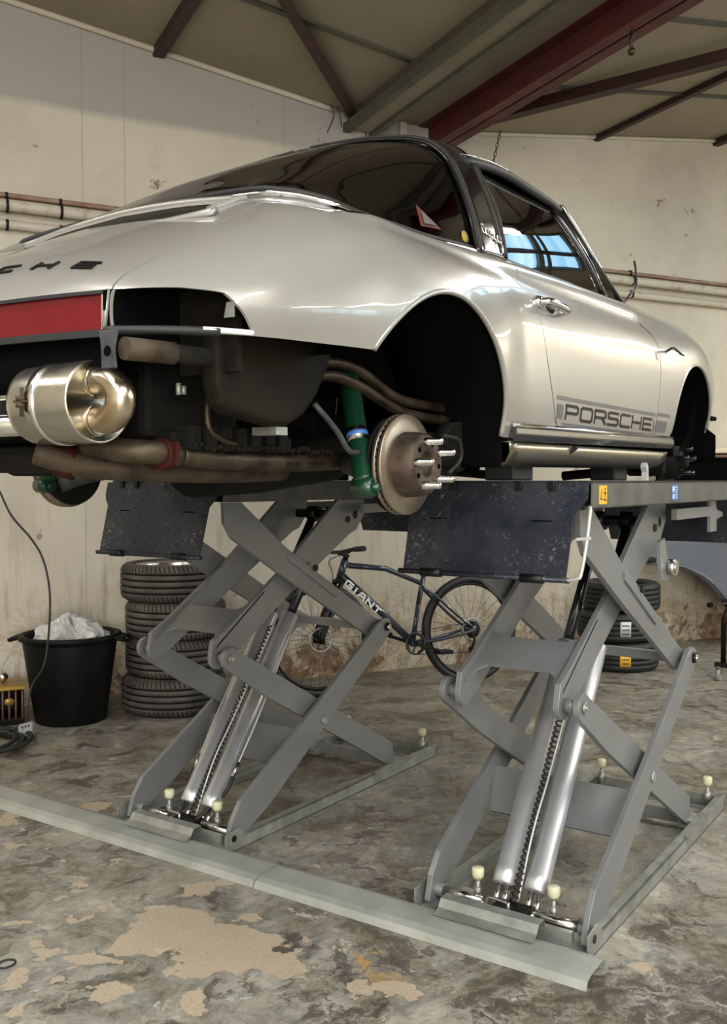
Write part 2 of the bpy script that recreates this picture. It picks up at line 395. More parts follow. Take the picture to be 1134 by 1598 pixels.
def interp(tab, x):                       # smooth table lookup (limited hermite)
    n = len(tab)
    if x <= tab[0][0]: return tab[0][1]
    if x >= tab[-1][0]: return tab[-1][1]
    for i in range(n - 1):
        if tab[i][0] <= x <= tab[i + 1][0]: break
    def sl(j):
        if j <= 0: return (tab[1][1] - tab[0][1]) / (tab[1][0] - tab[0][0])
        if j >= n - 1: return (tab[-1][1] - tab[-2][1]) / (tab[-1][0] - tab[-2][0])
        a = (tab[j][1] - tab[j - 1][1]) / (tab[j][0] - tab[j - 1][0]); b = (tab[j + 1][1] - tab[j][1]) / (tab[j + 1][0] - tab[j][0])
        if a * b <= 0: return 0
        ha = tab[j][0] - tab[j - 1][0]; hb = tab[j + 1][0] - tab[j][0]
        return (a * hb + b * ha) / (ha + hb) if max(abs(a), abs(b)) < 3 * min(abs(a), abs(b)) else 2 * a * b / (a + b)
    x0, y0 = tab[i]; x1, y1 = tab[i + 1]; h = x1 - x0; t = (x - x0) / h
    return (2 * t ** 3 - 3 * t * t + 1) * y0 + (t ** 3 - 2 * t * t + t) * h * sl(i) + (-2 * t ** 3 + 3 * t * t) * y1 + (t ** 3 - t * t) * h * sl(i + 1)
GLYPH = {
 'P': [[(0, 0), (0, 1), (.85, 1), (1, .88), (1, .57), (.85, .45), (.08, .45)]],
 'O': [[(.12, 0), (0, .14), (0, .86), (.12, 1), (.88, 1), (1, .86), (1, .14), (.88, 0), (.12, 0)]],
 'R': [[(0, 0), (0, 1), (.85, 1), (1, .88), (1, .57), (.85, .45), (.08, .45)], [(.68, .45), (1, 0)]],
 'S': [[(1, 1), (.14, 1), (0, .88), (0, .64), (.14, .52), (.86, .52), (1, .40), (1, .12), (.86, 0), (0, 0)]],
 'C': [[(1, 1), (.12, 1), (0, .87), (0, .13), (.12, 0), (1, 0)]],
 'H': [[(0, 0), (0, 1)], [(1, 0), (1, 1)], [(0, .5), (1, .5)]],
 'E': [[(1, 1), (0, 1), (0, 0), (1, 0)], [(0, .5), (.92, .5)]],
 'G': [[(1, 1), (.12, 1), (0, .87), (0, .13), (.12, 0), (1, 0), (1, .5), (.5, .5)]],
 'I': [[(.5, 0), (.5, 1)]], 'A': [[(0, 0), (.2, 1), (.8, 1), (1, 0)], [(.1, .4), (.9, .4)]],
 'N': [[(0, 0), (0, 1), (1, 0), (1, 1)]], 'T': [[(0, 1), (1, 1)], [(.5, 1), (.5, 0)]]}
def letters(text, f, height, width, gap, stroke, raise_=.001, widths={}):
    """f(u, v, h) maps lettering coordinates (metres) to space"""
    mb = MB(); u0 = 0
    for ch in text:
        wd = widths.get(ch, width)
        for pl in GLYPH.get(ch, []):
            pts = [V((u0 + a * wd, b * height, 0)) for a, b in pl]
            for a, b in zip(pts, pts[1:]):
                d = (b - a); L = d.length; d.normalize(); nrm = V((-d.y, d.x, 0)) * stroke / 2
                a2 = a - d * stroke * .35; b2 = b + d * stroke * .35; k = max(1, int(L / .03))
                for i in range(k):
                    p = a2.lerp(b2, i / k); q = a2.lerp(b2, (i + 1) / k)
                    top = [p + nrm, p - nrm, q - nrm, q + nrm]
                    P = [f(t.x, t.y, raise_) for t in top] + [f(t.x, t.y, -.001) for t in top]
                    mb.add(P, [(0, 1, 2, 3), (0, 4, 5, 1), (1, 5, 6, 2), (2, 6, 7, 3), (3, 7, 4, 0)])
        u0 += wd + gap
    return mb

# ---------------------------------------------------------------- the hall
SL, SR, NB = -8.0, 5.6, -7.0
def struct(name, mb, m, **k): return tag(mb.build(name, m, **k), kind='structure')
fl = MB(); P = [sn(SL - .3, NB - .3, 0), sn(SR + .3, NB - .3, 0), sn(SR + .3, WD + .3, 0), sn(SL - .3, WD + .3, 0)]
fl.prism(P, (0, 0, -.1)); struct('floor', fl, 'floor')
def wall_sz(pts, n0, n1): mb = MB(); mb.prism([sn(s, n0, z) for s, z in pts], WN * (n1 - n0)); return mb
prof = [(SL, 0), (SR, 0), (SR, roof_z(SR) + .02), (.40, roof_z(.40) + .02), (0, 3.975), (-.40, roof_z(-.40) + .02), (-7, roof_z(-7) + .02), (SL, roof_z(SL) + .02)]
struct('wall_back', wall_sz(prof, WD, WD + .15), 'wall')
# the wall behind the camera: an added, unseen roller door for the lamp's light, plaster around it
D0, D1, DH = -7.3, -3.1, 3.5
mb = MB()
for pts in ([(SL, 0), (D0, 0), (D0, roof_z(D0)), (SL, roof_z(SL))], [(D0, DH), (D1, DH), (D1, roof_z(D1)), (-7, roof_z(-7)), (D0, roof_z(D0))],
            [(D1, 0), (SR, 0), (SR, roof_z(SR)), (.4, roof_z(.4)), (0, 3.95), (-.4, roof_z(-.4)), (D1, roof_z(D1))]):
    mb.prism([sn(s, NB, z) for s, z in pts], WN * -.15)
struct('wall_front', mb, 'wall_plain')
mb = MB(); mb.prism([sn(SL, NB, 0), sn(SL, WD, 0), sn(SL, WD, 4.8), sn(SL, NB, 4.8)], WU * -.15); struct('wall_left', mb, 'wall_plain')
# right-hand end wall with a high strip of corrugated rooflight sheets
mb = MB(); WZ0, WZ1 = 2.75, 4.15
for a, b, z0, z1 in ((NB, WD, 0, WZ0), (NB, WD, WZ1, 4.9), (NB, -4.5, WZ0, WZ1), (1.2, WD, WZ0, WZ1)):
    mb.prism([sn(SR, a, z0), sn(SR, b, z0), sn(SR, b, z1), sn(SR, a, z1)], WU * .15)
struct('wall_right', mb, 'wall_plain')
def lit_sheet(name, c1, c2, st, scale):
    m = bpy.data.materials.new(name); m.use_nodes = True; g = N(m)
    n = g.noise(scale, 2, .5); col = g.ramp(n.outputs[0], [(.35, c1), (.6, c2)])
    if scale > 3:
        geo = g.new('ShaderNodeNewGeometry'); d_ = g.new('ShaderNodeVectorMath', operation='DOT_PRODUCT'); g.link(geo.outputs['Position'], d_.inputs[0]); d_.inputs[1].default_value = WN
        cm = g.new('ShaderNodeCombineXYZ'); g.link(d_.outputs['Value'], cm.inputs[0]); g.link(cm.outputs[0], n.inputs['Vector'])
    g.link(col, g.b.inputs['Base Color']); g.link(col, g.b.inputs['Emission Color']); g.b.inputs['Emission Strength'].default_value = st
    return m
M['skylit'] = lit_sheet('daylit_translucent_sheet', (.30, .62, .95), (.80, .92, 1.0), 2.2, .8)
M['skyblue'] = lit_sheet('blue_tinted_roof_sheet', (.10, .38, .70), (.55, .80, .95), 1.7, 3.5)
M['skylit2'] = lit_sheet('daylit_roof_sheet', (.62, .80, 1.0), (.9, .96, 1.0), 7.0, .8)
mb = MB(); rows = []
for k in range(340):
    n = -4.5 + 5.7 * k / 339; off = .03 + .018 * math.sin(n * 2 * PI / .16)
    rows.append([sn(SR + off, n, WZ0), sn(SR + off, n, WZ1)])
mb.grid(rows); struct('window_1', mb, 'skylit')
mb = MB()
for k in range(8):
    n = -4.5 + 5.7 * k / 7; mb.prism([sn(SR - .02, n - .04, WZ0), sn(SR - .02, n + .04, WZ0), sn(SR - .02, n + .04, WZ1), sn(SR - .02, n - .04, WZ1)], WU * .05)
mb.prism([sn(SR - .02, -4.5, 3.40), sn(SR - .02, 1.2, 3.40), sn(SR - .02, 1.2, 3.48), sn(SR - .02, -4.5, 3.48)], WU * .05)
struct('window_2', mb, 'olive')

# roof lining, folded along the valley; two rooflight strips let daylight in behind the camera
def roof_seg(mb, s0, s1, n0, n1, z0=None, z1=None, th=.06):
    z0 = roof_z(s0) if z0 is None else z0; z1 = roof_z(s1) if z1 is None else z1
    mb.prism([sn(s0, n0, z0), sn(s1, n0, z1), sn(s1, n1, z1), sn(s0, n1, z0)], (0, 0, th))
mb = MB()
holes = [(-6.2, -5.2, -5.5, 2.0), (2.2, 4.2, .2, 4.7), (-2.9, -1.9, -6.0, -.2)]
for s0, s1 in ((SL, -7), (-7, -6.2), (-6.2, -5.2), (-5.2, -2.9), (-2.9, -1.9), (-1.9, -.39), (.39, 2.2), (2.2, 4.2), (4.2, SR)):
    h = [x for x in holes if x[0] == s0]
    if h: roof_seg(mb, s0, s1, NB, h[0][2]); roof_seg(mb, s0, s1, h[0][3], WD + .05)
    else: roof_seg(mb, s0, s1, NB, WD + .05)
struct('ceiling', mb, 'ceil')
mb = MB(); roof_seg(mb, -.4, .4, NB, WD + .05, 3.955, 3.955); struct('trim_1', mb, 'beige')
sk = MB()
for q in range(8):
    n_ = .2 + 4.5 * q / 7; sk.bar(sn(2.2, n_, roof_z(2.2) + .01), sn(4.2, n_, roof_z(4.2) + .01), .07, .05)
for s_ in (2.2, 3.2, 4.2): sk.bar(sn(s_, .2, roof_z(s_) + .01), sn(s_, 4.7, roof_z(s_) + .01), .05, .05)
struct('trim_43', sk, 'olive')
for i, (a, b, c, d) in enumerate(holes):
    mb = MB(); rows = []
    for k in range(90):
        s = a + (b - a) * k / 89; z = roof_z(s) + .05 + .018 * math.sin(s * 2 * PI / .12)
        rows.append([sn(s, c, z), sn(s, d, z)])
    mb.grid(rows); struct('window_%d' % (3 + i), mb, 'skyblue' if a == 2.2 else 'skylit2')
# cover bars over the sheet joints
k = 0
for n in (5.22, 4.17, 3.1, 2.0, .9, -.3, -1.6, -3.0, -4.4):
    for s0, s1 in ((-6.9, -.4), (.4, SR)):
        mb = MB(); a = sn(s0, n, roof_z(s0) - .006); b = sn(s1, n + (.0 if s0 < 0 else .0), roof_z(s1) - .006)
        mb.bar(a, b, .045, .014); k += 1; struct('trim_%d' % (k + 1), mb, 'olive')
# steelwork
def girder(name, p, q, label, m='red_iron', wd=.16, dp=.19, t=.014):
    p, q = V(p), V(q); d = (q - p).normalized(); side = d.cross(V((0, 0, 1))).normalized(); u = side.cross(d)
    mb = MB(); mb.bar(p, q, .012, dp, side); mb.bar(p + u * (dp / 2 - t / 2), q + u * (dp / 2 - t / 2), wd, t, side); mb.bar(p - u * (dp / 2 - t / 2), q - u * (dp / 2 - t / 2), wd, t, side)
    return tag(mb.build(name, m), label, 'roof beam')
girder('roof_beam', sn(.27, WD - .01, 3.86), sn(.27, NB + .02, 3.86), 'thick dark red steel girder crossing the upper right under the roof valley', wd=.17, dp=.20)
mb = MB(); a = sn(-.30, WD - .01, 3.85); b = sn(-.30, NB + .02, 3.85)
mb.bar(a, b, .20, .03, WU); g1 = mb.build('gutter_box', 'beige')
tag(g1, 'long beige boxed gutter with olive edges left of the red girder', 'gutter')
for ds in (-.10, .10):
    e = MB(); e.bar(a + WU * ds - V((0, 0, .01)), b + WU * ds - V((0, 0, .01)), .05, .06, WU); e.build('edge_channel', 'olive', g1)
def iron(name, p, q, wd, hg, label, m='brown_iron'):
    mb = MB(); mb.bar(p, q, wd, .008); d = (V(q) - V(p)).normalized(); side = d.cross(V((0, 0, 1))).normalized()
    mb.bar(V(p) + side * wd * .48 + V((0, 0, hg / 2)), V(q) + side * wd * .48 + V((0, 0, hg / 2)), .008, hg)
    return tag(mb.build(name, m), label, 'roof brace')
iron('roof_purlin', sn(-1.72, WD, 4.08), sn(-1.72, NB, 4.08), .07, .06, 'dark red roof bar meeting the wall above the far left, upper left corner')
iron('roof_brace', sn(-.34, 6.12, 3.90), sn(-2.2, 3.98, 4.10), .07, .06, 'dark red diagonal roof brace running down to the gutter end at the wall')
iron('roof_brace', sn(.34, 6.0, 3.88), sn(3.2, 1.85, 4.16), .09, .07, 'dark red diagonal roof brace starting at the right side of the girder')
iron('roof_purlin', sn(1.82, WD, 4.10), sn(1.82, NB, 4.10), .045, .04, 'thin dark red roof bar on the right, ending at the top of the cream wall')
iron('roof_purlin', sn(3.12, WD, 4.26), sn(3.12, NB, 4.26), .06, .05, 'short dark red roof bar end showing at the right edge, above the cream wall')
mb = MB(); mb.prism([sn(.02, WD - .012, 3.2), sn(.07, WD - .012, 3.2), sn(.07, WD - .012, 3.95), sn(.02, WD - .012, 3.95)], -WN * .02)
struct('trim_40', mb, 'wall_plain')
mb = MB(); pts = [sn(s, WD - .015, roof_z(s) - .015) for s in [-7 + .1 * i for i in range(66)]]
mb.tube(pts, .02, 6); struct('trim_41', mb, 'wall_plain')
mb = MB(); pts = [sn(s, WD - .015, roof_z(s) - .015) for s in [.42 + .1 * i for i in range(50)]]
mb.tube(pts, .016, 6); struct('trim_42', mb, 'wall_plain')

# conduits along the back wall
def conduit(z, r, label, m, off=.05):
    t = MB(); t.tube([sn(SL + .05, WD - off, z), sn(-3.0, WD - off, z + .004), sn(-1, WD - off, z), sn(1.5, WD - off, z - .004), sn(SR - .05, WD - off, z)], r, 12)
    o = t.build('wall_pipe', m); tag(o, label, 'pipe', None)
    for s in [-6.2, -5.0, -3.8, -2.65, -2.34, -1.1, .1, 1.25, 2.15, 3.6, 4.8]:
        c = MB(); p = sn(s, WD - off, z); c.lathe([(r + .001, -.008), (r + .006, -.008), (r + .006, .008), (r + .001, .008)], p, WU, 16); c.build('pipe_clip', 'black' if s in (-2.34, -2.65, 2.15) else m, o)
    return o
M['pipepaint'] = noisy('dusty_painted_pipe', (.50, .45, .37), (.26, .19, .13), 9, .5, 0, .6, lo=.55, hi=.72)
M['pipebrown'] = noisy('brown_copper_pipe', (.20, .11, .07), (.32, .22, .15), 7, .5)
conduit(3.075, .016, 'thin brown pipe, topmost of the pipes along the back wall', 'pipebrown', .035)
conduit(3.01, .036, 'thick cream-painted pipe, middle of the pipes along the back wall', 'pipepaint', .06)
conduit(2.90, .028, 'cream pipe with rusty marks, lowest of the pipes along the back wall', 'pipepaint', .05)

# fluorescent battens under the roof
def batten(s, n, along, label, z=None):
    z = z or roof_z(s) - .28; r = empty('fluorescent_light', sn(s, n, z), label, 'ceiling light', 'fluorescent battens under the roof')
    D = WU if along == 's' else WN; S = WN if along == 's' else WU
    b = MB(); b.obox((0, 0, .05), D * .78, S * .06, V((0, 0, .02))); b.build('housing', 'whitebar', r)
    for k in (-1, 1):
        t = MB(); t.cyl(S * .04 * k - D * .74, S * .04 * k + D * .74, .014, 10); t.build('tube', M['tubelight'], r)
    h = MB()
    for k in (-.5, .5): h.cyl(D * k + V((0, 0, .06)), D * k + V((0, 0, .27)), .004, 6)
    h.build('hanger', 'galv', r)
    l = bpy.data.lights.new('tube_glow', 'AREA'); l.shape = 'RECTANGLE'; l.size = 1.5; l.size_y = .12; l.energy = 26; l.color = (1, .95, .86)
    o = bpy.data.objects.new('tube_glow', l); COL.objects.link(o); o.location = sn(s, n, z - .02); o.rotation_euler = (0, 0, WA if along == 's' else WA + PI / 2)
M['tubelight'] = mat('fluorescent_tube', (.9, .9, .9), .4, emis=(1, .95, .84), es=14)
for i, (s, n, a) in enumerate([(-4.6, 1.8, 'n'), (-4.6, -1.4, 'n'), (-1.2, -1.2, 'n'), (-1.2, -4.4, 'n'), (2.9, .8, 'n'), (2.9, -2.6, 'n'), (3.6, -.9, 'n'), (1.5, 2.9, 'n'), (-6.4, 4.2, 'n')]):  # last but one is added out of view to brighten the roof lining
    batten(s, n, a, 'twin tube fluorescent light hanging under the roof lining')
batten(5.25, 3.7, 'n', 'twin tube fluorescent light hanging under the roof lining', 3.35)
batten(5.25, 2.0, 'n', 'twin tube fluorescent light hanging under the roof lining', 3.35)

# ---------------------------------------------------------------- the car
X0, Y0, Z0 = 2.065, 1.96, 1.20
car = empty('sports_car', (X0, Y0, Z0), 'pale silver targa sports car raised on the two scissor lifts, wheels removed', 'car')
CO = V((X0, Y0, Z0))
def CL(px, py, axis, val): return at(px, py, axis, val + CO[axis]) - CO      # pixel to car coordinates
SEC = [
 (-.83, [(.30,.465),(.31,.48),(.315,.50),(.31,.52),(.29,.54),(.22,.546),(.12,.548),(0,.548)]),
 (-.80, [(.44,.465),(.455,.485),(.46,.505),(.455,.53),(.43,.552),(.36,.573),(.18,.59),(0,.597)]),
 (-.72, [(.62,.465),(.64,.49),(.643,.515),(.63,.545),(.58,.575),(.48,.61),(.25,.65),(0,.665)]),
 (-.59, [(.705,.467),(.72,.50),(.722,.53),(.705,.58),(.65,.63),(.52,.68),(.26,.72),(0,.737)]),
 (-.45, [(.75,.467),(.765,.51),(.766,.55),(.745,.62),(.69,.69),(.54,.755),(.27,.79),(0,.805)]),
 (-.27, [(.795,.467),(.805,.52),(.806,.57),(.785,.66),(.725,.745),(.57,.825),(.29,.873),(0,.888)]),
 (-.15, [(.81,.40),(.825,.50),(.828,.60),(.79,.70),(.73,.77),(.645,.822),(.3,.86),(0,.87)]),
 (0, [(.80,.33),(.832,.50),(.838,.61),(.795,.71),(.745,.765),(.67,.805),(.3,.80),(0,.80)]),
 (.3, [(.79,.30),(.815,.42),(.818,.55),(.80,.67),(.765,.75),(.69,.815),(.3,.80),(0,.80)]),
 (.55, [(.77,.30),(.79,.40),(.79,.55),(.785,.66),(.76,.75),(.70,.825),(.3,.80),(0,.80)]),
 (1.0, [(.765,.305),(.785,.40),(.788,.55),(.783,.66),(.76,.76),(.705,.838),(.3,.80),(0,.80)]),
 (1.5, [(.765,.32),(.785,.41),(.788,.56),(.782,.67),(.758,.77),(.70,.855),(.3,.83),(0,.83)]),
 (1.75, [(.768,.33),(.785,.42),(.79,.57),(.782,.69),(.75,.79),(.69,.865),(.45,.87),(0,.875)]),
 (2.0, [(.77,.35),(.79,.45),(.798,.60),(.785,.72),(.745,.81),(.67,.872),(.42,.865),(0,.885)]),
 (2.27, [(.77,.37),(.79,.50),(.80,.64),(.785,.75),(.74,.83),(.65,.875),(.42,.83),(0,.85)]),
 (2.55, [(.75,.40),(.775,.50),(.785,.62),(.77,.73),(.725,.81),(.64,.85),(.42,.775),(0,.79)]),
 (2.8, [(.70,.42),(.72,.5),(.73,.6),(.72,.68),(.68,.75),(.61,.79),(.40,.70),(0,.71)]),
 (2.98, [(.60,.44),(.63,.5),(.645,.56),(.64,.62),(.60,.67),(.54,.69),(.35,.62),(0,.625)]),
 (3.06, [(.45,.46),(.48,.5),(.49,.53),(.49,.56),(.45,.58),(.38,.59),(.2,.57),(0,.575)])]
TAB = [[[(x, p[k][c]) for x, p in SEC] for c in (0, 1)] for k in range(8)]
def section(x): return [(interp(TAB[k][0], x), interp(TAB[k][1], x)) for k in range(8)]
xs = []
x = -.83
while x < 3.06: xs.append(x); x += .012 if x < -.55 else (.022 if x < 2.8 else .015)
xs.append(3.06)
rows = []
for x in xs:
    s = section(x); half = cr([(x, -y, z) for y, z in s], 6)       # right side first (local -y)
    for p in half: p.y = min(p.y, 0)
    rows.append(half + [V((p.x, -p.y, p.z)) for p in half[-2::-1]])
shell_mb = MB(); shell_mb.grid(rows)
nrow = len(rows[0]); L = len(rows)
shell_mb.f.append(tuple(range(nrow))); shell_mb.sm.append(True)
shell_mb.f.append(tuple((L - 1) * nrow + i for i in range(nrow))[::-1]); shell_mb.sm.append(True)
def raw_mesh(mb, m=None):
    me = bpy.data.meshes.new('tmp'); me.from_pydata([tuple(p) for p in mb.v], [], mb.f); me.update()
    bm = bmesh.new(); bm.from_mesh(me); bmesh.ops.remove_doubles(bm, verts=bm.verts, dist=1e-5); bmesh.ops.recalc_face_normals(bm, faces=bm.faces); bm.to_mesh(me); bm.free()
    return me
def tmp_obj(me): o = bpy.data.objects.new('tmp', me); COL.objects.link(o); return o
def evaluated(o):
    dg = bpy.context.evaluated_depsgraph_get(); dg.update(); return bpy.data.meshes.new_from_object(o.evaluated_get(dg))
def drop(o): bpy.data.objects.remove(o)
skin = raw_mesh(shell_mb)
# outward orientation
cen_up = max(skin.polygons, key=lambda p: p.center.z)
if cen_up.normal.z < 0: skin.flip_normals()
skin.update()
BV = BVHTree.FromPolygons([v.co.copy() for v in skin.vertices], [tuple(p.vertices) for p in skin.polygons])
VN = [v.normal.copy() for v in skin.vertices]; SP = [tuple(p.vertices) for p in skin.polygons]
def smooth_normal(co):
    loc, nrm, idx, d = BV.find_nearest(co)
    if idx is None: return V((0, 0, 1)), 9
    n = V((0, 0, 0))
    for i in SP[idx]: n += VN[i] / (1e-4 + (skin.vertices[i].co - loc).length)
    return n.normalized(), d
def side_pt(x, z, lift=.001, side=-1):     # point on the flank of the car at (x, z)
    h, nrm, i, d = BV.ray_cast(V((x, 2 * side, z)), V((0, -side, 0)))
    if h is None: return V((x, .79 * side, z))
    n, _ = smooth_normal(h)
    if n.y * side < 0: n = -n
    return h + n * lift
def top_pt(x, y, lift=.001):
    h, nrm, i, d = BV.ray_cast(V((x, y, 3)), V((0, 0, -1)))
    if h is None: return V((x, y, .6))
    n, _ = smooth_normal(h); 
    if n.z < 0: n = -n
    return h + n * lift
def boolean(me, cutter, op):
    a = tmp_obj(me); b = tmp_obj(raw_mesh(cutter)); md = a.modifiers.new('b', 'BOOLEAN'); md.object = b; md.operation = op; md.solver = 'EXACT'
    r = evaluated(a); drop(a); drop(b); return r
so = tmp_obj(skin.copy()); md = so.modifiers.new('s', 'SOLIDIFY'); md.thickness = .006; md.offset = -1; md.use_even_offset = False
solid = evaluated(so); drop(so)
# wheel arches
def arch_cut(me, cx, cz, r, side):
    c = MB(); c.cyl((cx, side * .50, cz), (cx, side * 1.1, cz), r, 96); me = boolean(me, c, 'DIFFERENCE')
    c = MB(); c.box((cx - r * .96, min(side * .5, side * 1.1), cz - .5), (cx + r * (1.0), max(side * .5, side * 1.1), cz)); return boolean(me, c, 'DIFFERENCE')
RA = (0.0, .29, .345); FA = (2.27, .35, .335)
for sd in (-1, 1):
    c = MB(); c.cyl((RA[0], sd * .50, RA[1]), (RA[0], sd * 1.1, RA[1]), RA[2], 120); solid = boolean(solid, c, 'DIFFERENCE')
    c = MB(); c.cyl((FA[0], sd * .50, FA[1]), (FA[0], sd * 1.1, FA[1]), FA[2], 120); solid = boolean(solid, c, 'DIFFERENCE')
    # corner lamp openings in the tail
    y0, y1 = sorted((sd * .502, sd * 1.2)); c = MB()
    c.prism([(-1.2, y0, .474), (-.60, y0, .474), (-.635, y0, .515), (-.66, y0, .545), (-.72, y0, .552), (-1.2, y0, .550)], (0, y1 - y0, 0)); solid = boolean(solid, c, 'DIFFERENCE')
# centre reflector recess
c = MB(); c.box((-1.2, -.49, .455), (-.755, .49, .546)); solid = boolean(solid, c, 'DIFFERENCE')
def door_outline(gap=0):
    pts = [CL(px, py, 1, -.79) for px, py in ((826, 437), (837, 462), (845, 495), (853, 548), (862, 610), (868, 645), (873, 659), (884, 667), (950, 676.5), (1023, 686.5), (1027, 640), (1031, 585), (1031, 541), (1026, 523), (1012, 505))]
    o = [(p.x, p.z) for p in pts] + [(1.60, .90), (.45, .90), (.49, .83)]
    o = [(p.x, p.z) for p in cr([(a, b, 0) for a, b in []] or [V((a, 0, b)) for a, b in o[:9]], 4)] + o[9:]
    return o
DO = door_outline()
cxm = sum(p[0] for p in DO) / len(DO); czm = sum(p[1] for p in DO) / len(DO)
def grow(o, g): return [(a + g * (1 if a > cxm else -1), b + g * (1 if b > czm else -1)) for a, b in o]
doors = {}
for sd in (-1, 1):
    y0, y1 = sorted((sd * .60, sd * 1.2))
    c = MB(); c.prism([(a, y0, b) for a, b in DO], (0, y1 - y0, 0)); doors[sd] = boolean(solid, c, 'INTERSECT')
    c = MB(); c.prism([(a, y0, b) for a, b in grow(DO, .005)], (0, y1 - y0, 0)); solid = boolean(solid, c, 'DIFFERENCE')
# engine lid
LO = [(-1.0, -.495), (-.76, -.497), (-.6, -.50), (-.3, -.50), (-.262, -.485), (-.25, -.44), (-.245, 0)]
LO = LO + [(a, -b) for a, b in LO[-2::-1]]
c = MB(); c.prism([(a, b, .552) for a, b in LO], (0, 0, .6)); lid = boolean(solid, c, 'INTERSECT')
LG = [(a + (.005 if a > -.5 else 0), b + .005 * (1 if b > 0 else -1 if b < 0 else 0)) for a, b in LO]
c = MB(); c.prism([(a, b, .5485) for a, b in LG], (0, 0, .6)); solid = boolean(solid, c, 'DIFFERENCE')
c = MB(); c.prism([(a, b, .6) for a, b in [(-.43, -.37), (-.40, -.385), (-.315, -.40), (-.31, -.38), (-.305, .38), (-.315, .40), (-.40, .385), (-.43, .37)]], (0, 0, .6)); lid = boolean(lid, c, 'DIFFERENCE')
# bonnet
BO = [(1.95, -.40), (2.3, -.43), (2.7, -.42), (3.0, -.30), (3.0, .30), (2.7, .42), (2.3, .43), (1.95, .40)]
c = MB(); c.prism([(a, b, .56) for a, b in BO], (0, 0, .6)); bonnet = boolean(solid, c, 'INTERSECT')
BG = [(a + .003 * (1 if a > 2.4 else -1), b * 1.008) for a, b in BO]
c = MB(); c.prism([(a, b, .55) for a, b in BG], (0, 0, .6)); solid = boolean(solid, c, 'DIFFERENCE')

def skin_obj(name, me, parent=car, mname='paint', cabin=False):
    me.materials.clear(); me.materials.append(M[mname]); me.materials.append(M['interior'])
    for p in me.polygons:
        p.use_smooth = True; p.material_index = 0
        if cabin and -.22 < p.center.x < 1.82 and abs(p.center.y) < .672 and p.center.z > .74: p.material_index = 1
    me.update(); ns = []
    for p in me.polygons:
        fn = p.normal.copy()
        for li in p.loop_indices:
            n, d = smooth_normal(me.vertices[me.loops[li].vertex_index].co); dt = n.dot(fn)
            ns.append(n if dt > .8 else (-n if dt < -.8 else fn))
    me.normals_split_custom_set(ns)
    me.name = name; o = bpy.data.objects.new(name, me); COL.objects.link(o); o.parent = parent; return o
body = skin_obj('body_shell', solid, cabin=True)
skin_obj('engine_lid', lid); skin_obj('bonnet', bonnet)
door_r = skin_obj('door', doors[-1]); door_l = skin_obj('door', doors[1])
def both(fn):
    for sd in (-1, 1): fn(sd)
def cb(name, mb, m, parent=car, **k): return mb.build(name, m, parent, **k)
# rolled arch lips
for (cx, cz, r, a0, a1, nm) in ((*RA, 2, 149, 'r'), (*FA, 13, 176, 'f')):
    for sd in (-1, 1):
        pts = []
        for i in range(61):
            t = math.radians(a0 + (a1 - a0) * i / 60); p = side_pt(cx + r * math.cos(t), cz + r * math.sin(t), -.004, sd); pts.append(p)
        mb = MB(); mb.tube(pts, .0075, 8); cb('arch_lip', mb, 'paint')
# wheel housings
for (cx, cz, r, yi, A0, A1) in ((RA[0], RA[1], .351, .47, -12, 150), (FA[0], FA[1], .341, .44, -12, 192)):
    for sd in (-1, 1):
        mb = MB(); rowsw = []
        for i in range(33):
            t = math.radians(A0 + (A1 - A0) * i / 32); rowsw.append([V((cx + r * math.cos(t), sd * yy, cz + r * math.sin(t))) for yy in (yi, .6, .70, max(.72, abs(side_pt(cx + r * math.cos(t), max(cz + r * math.sin(t), .32), -.006, sd).y) - .002))])
        mb.grid(rowsw)
        if A1 > 160: mb.prism([V((cx + r * math.cos(t), sd * yi, cz + r * math.sin(t) * .93)) for t in [math.radians(-12 + 204 * i / 32) for i in range(33)]], (0, -sd * .01, 0))
        cb('wheel_housing', mb, 'interior', solid=.003)
# floor pan and structure below
mb = MB(); mb.box((.36, -.69, .245), (1.92, .69, .30)); mb.box((.40, -.10, .30), (1.9, .10, .40)); mb.box((.40, -.70, .30), (1.90, -.60, .42)); mb.box((.40, .60, .30), (1.90, .70, .42))
cb('floor_pan', mb, 'under', bevel=.01)
mb = MB(); mb.box((1.90, -.43, .27), (2.95, .43, .60)); cb('front_tank_floor', mb, 'under', bevel=.03)
mb = MB(); mb.box((-.30, -.46, .44), (.40, .46, .76)); cb('rear_bulkhead', mb, 'interior', bevel=.02)
# black liner of the front wing and valance behind the front wheel
mb = MB(); mb.prism([(2.50, -.745, .66), (2.66, -.72, .56), (2.68, -.70, .42), (2.66, -.68, .32), (2.60, -.66, .24), (2.46, -.64, .20), (2.42, -.66, .28), (2.50, -.70, .42)], (0, .22, 0)); 
mb.box((2.60, -.77, .465), (2.70, -.70, .485)); mb.box((2.62, -.76, .37), (2.68, -.71, .40)); cb('front_liner', mb, 'interior', bevel=.006)
mb2 = mb.mirror_y(); cb('front_liner', mb2, 'interior', bevel=.006)
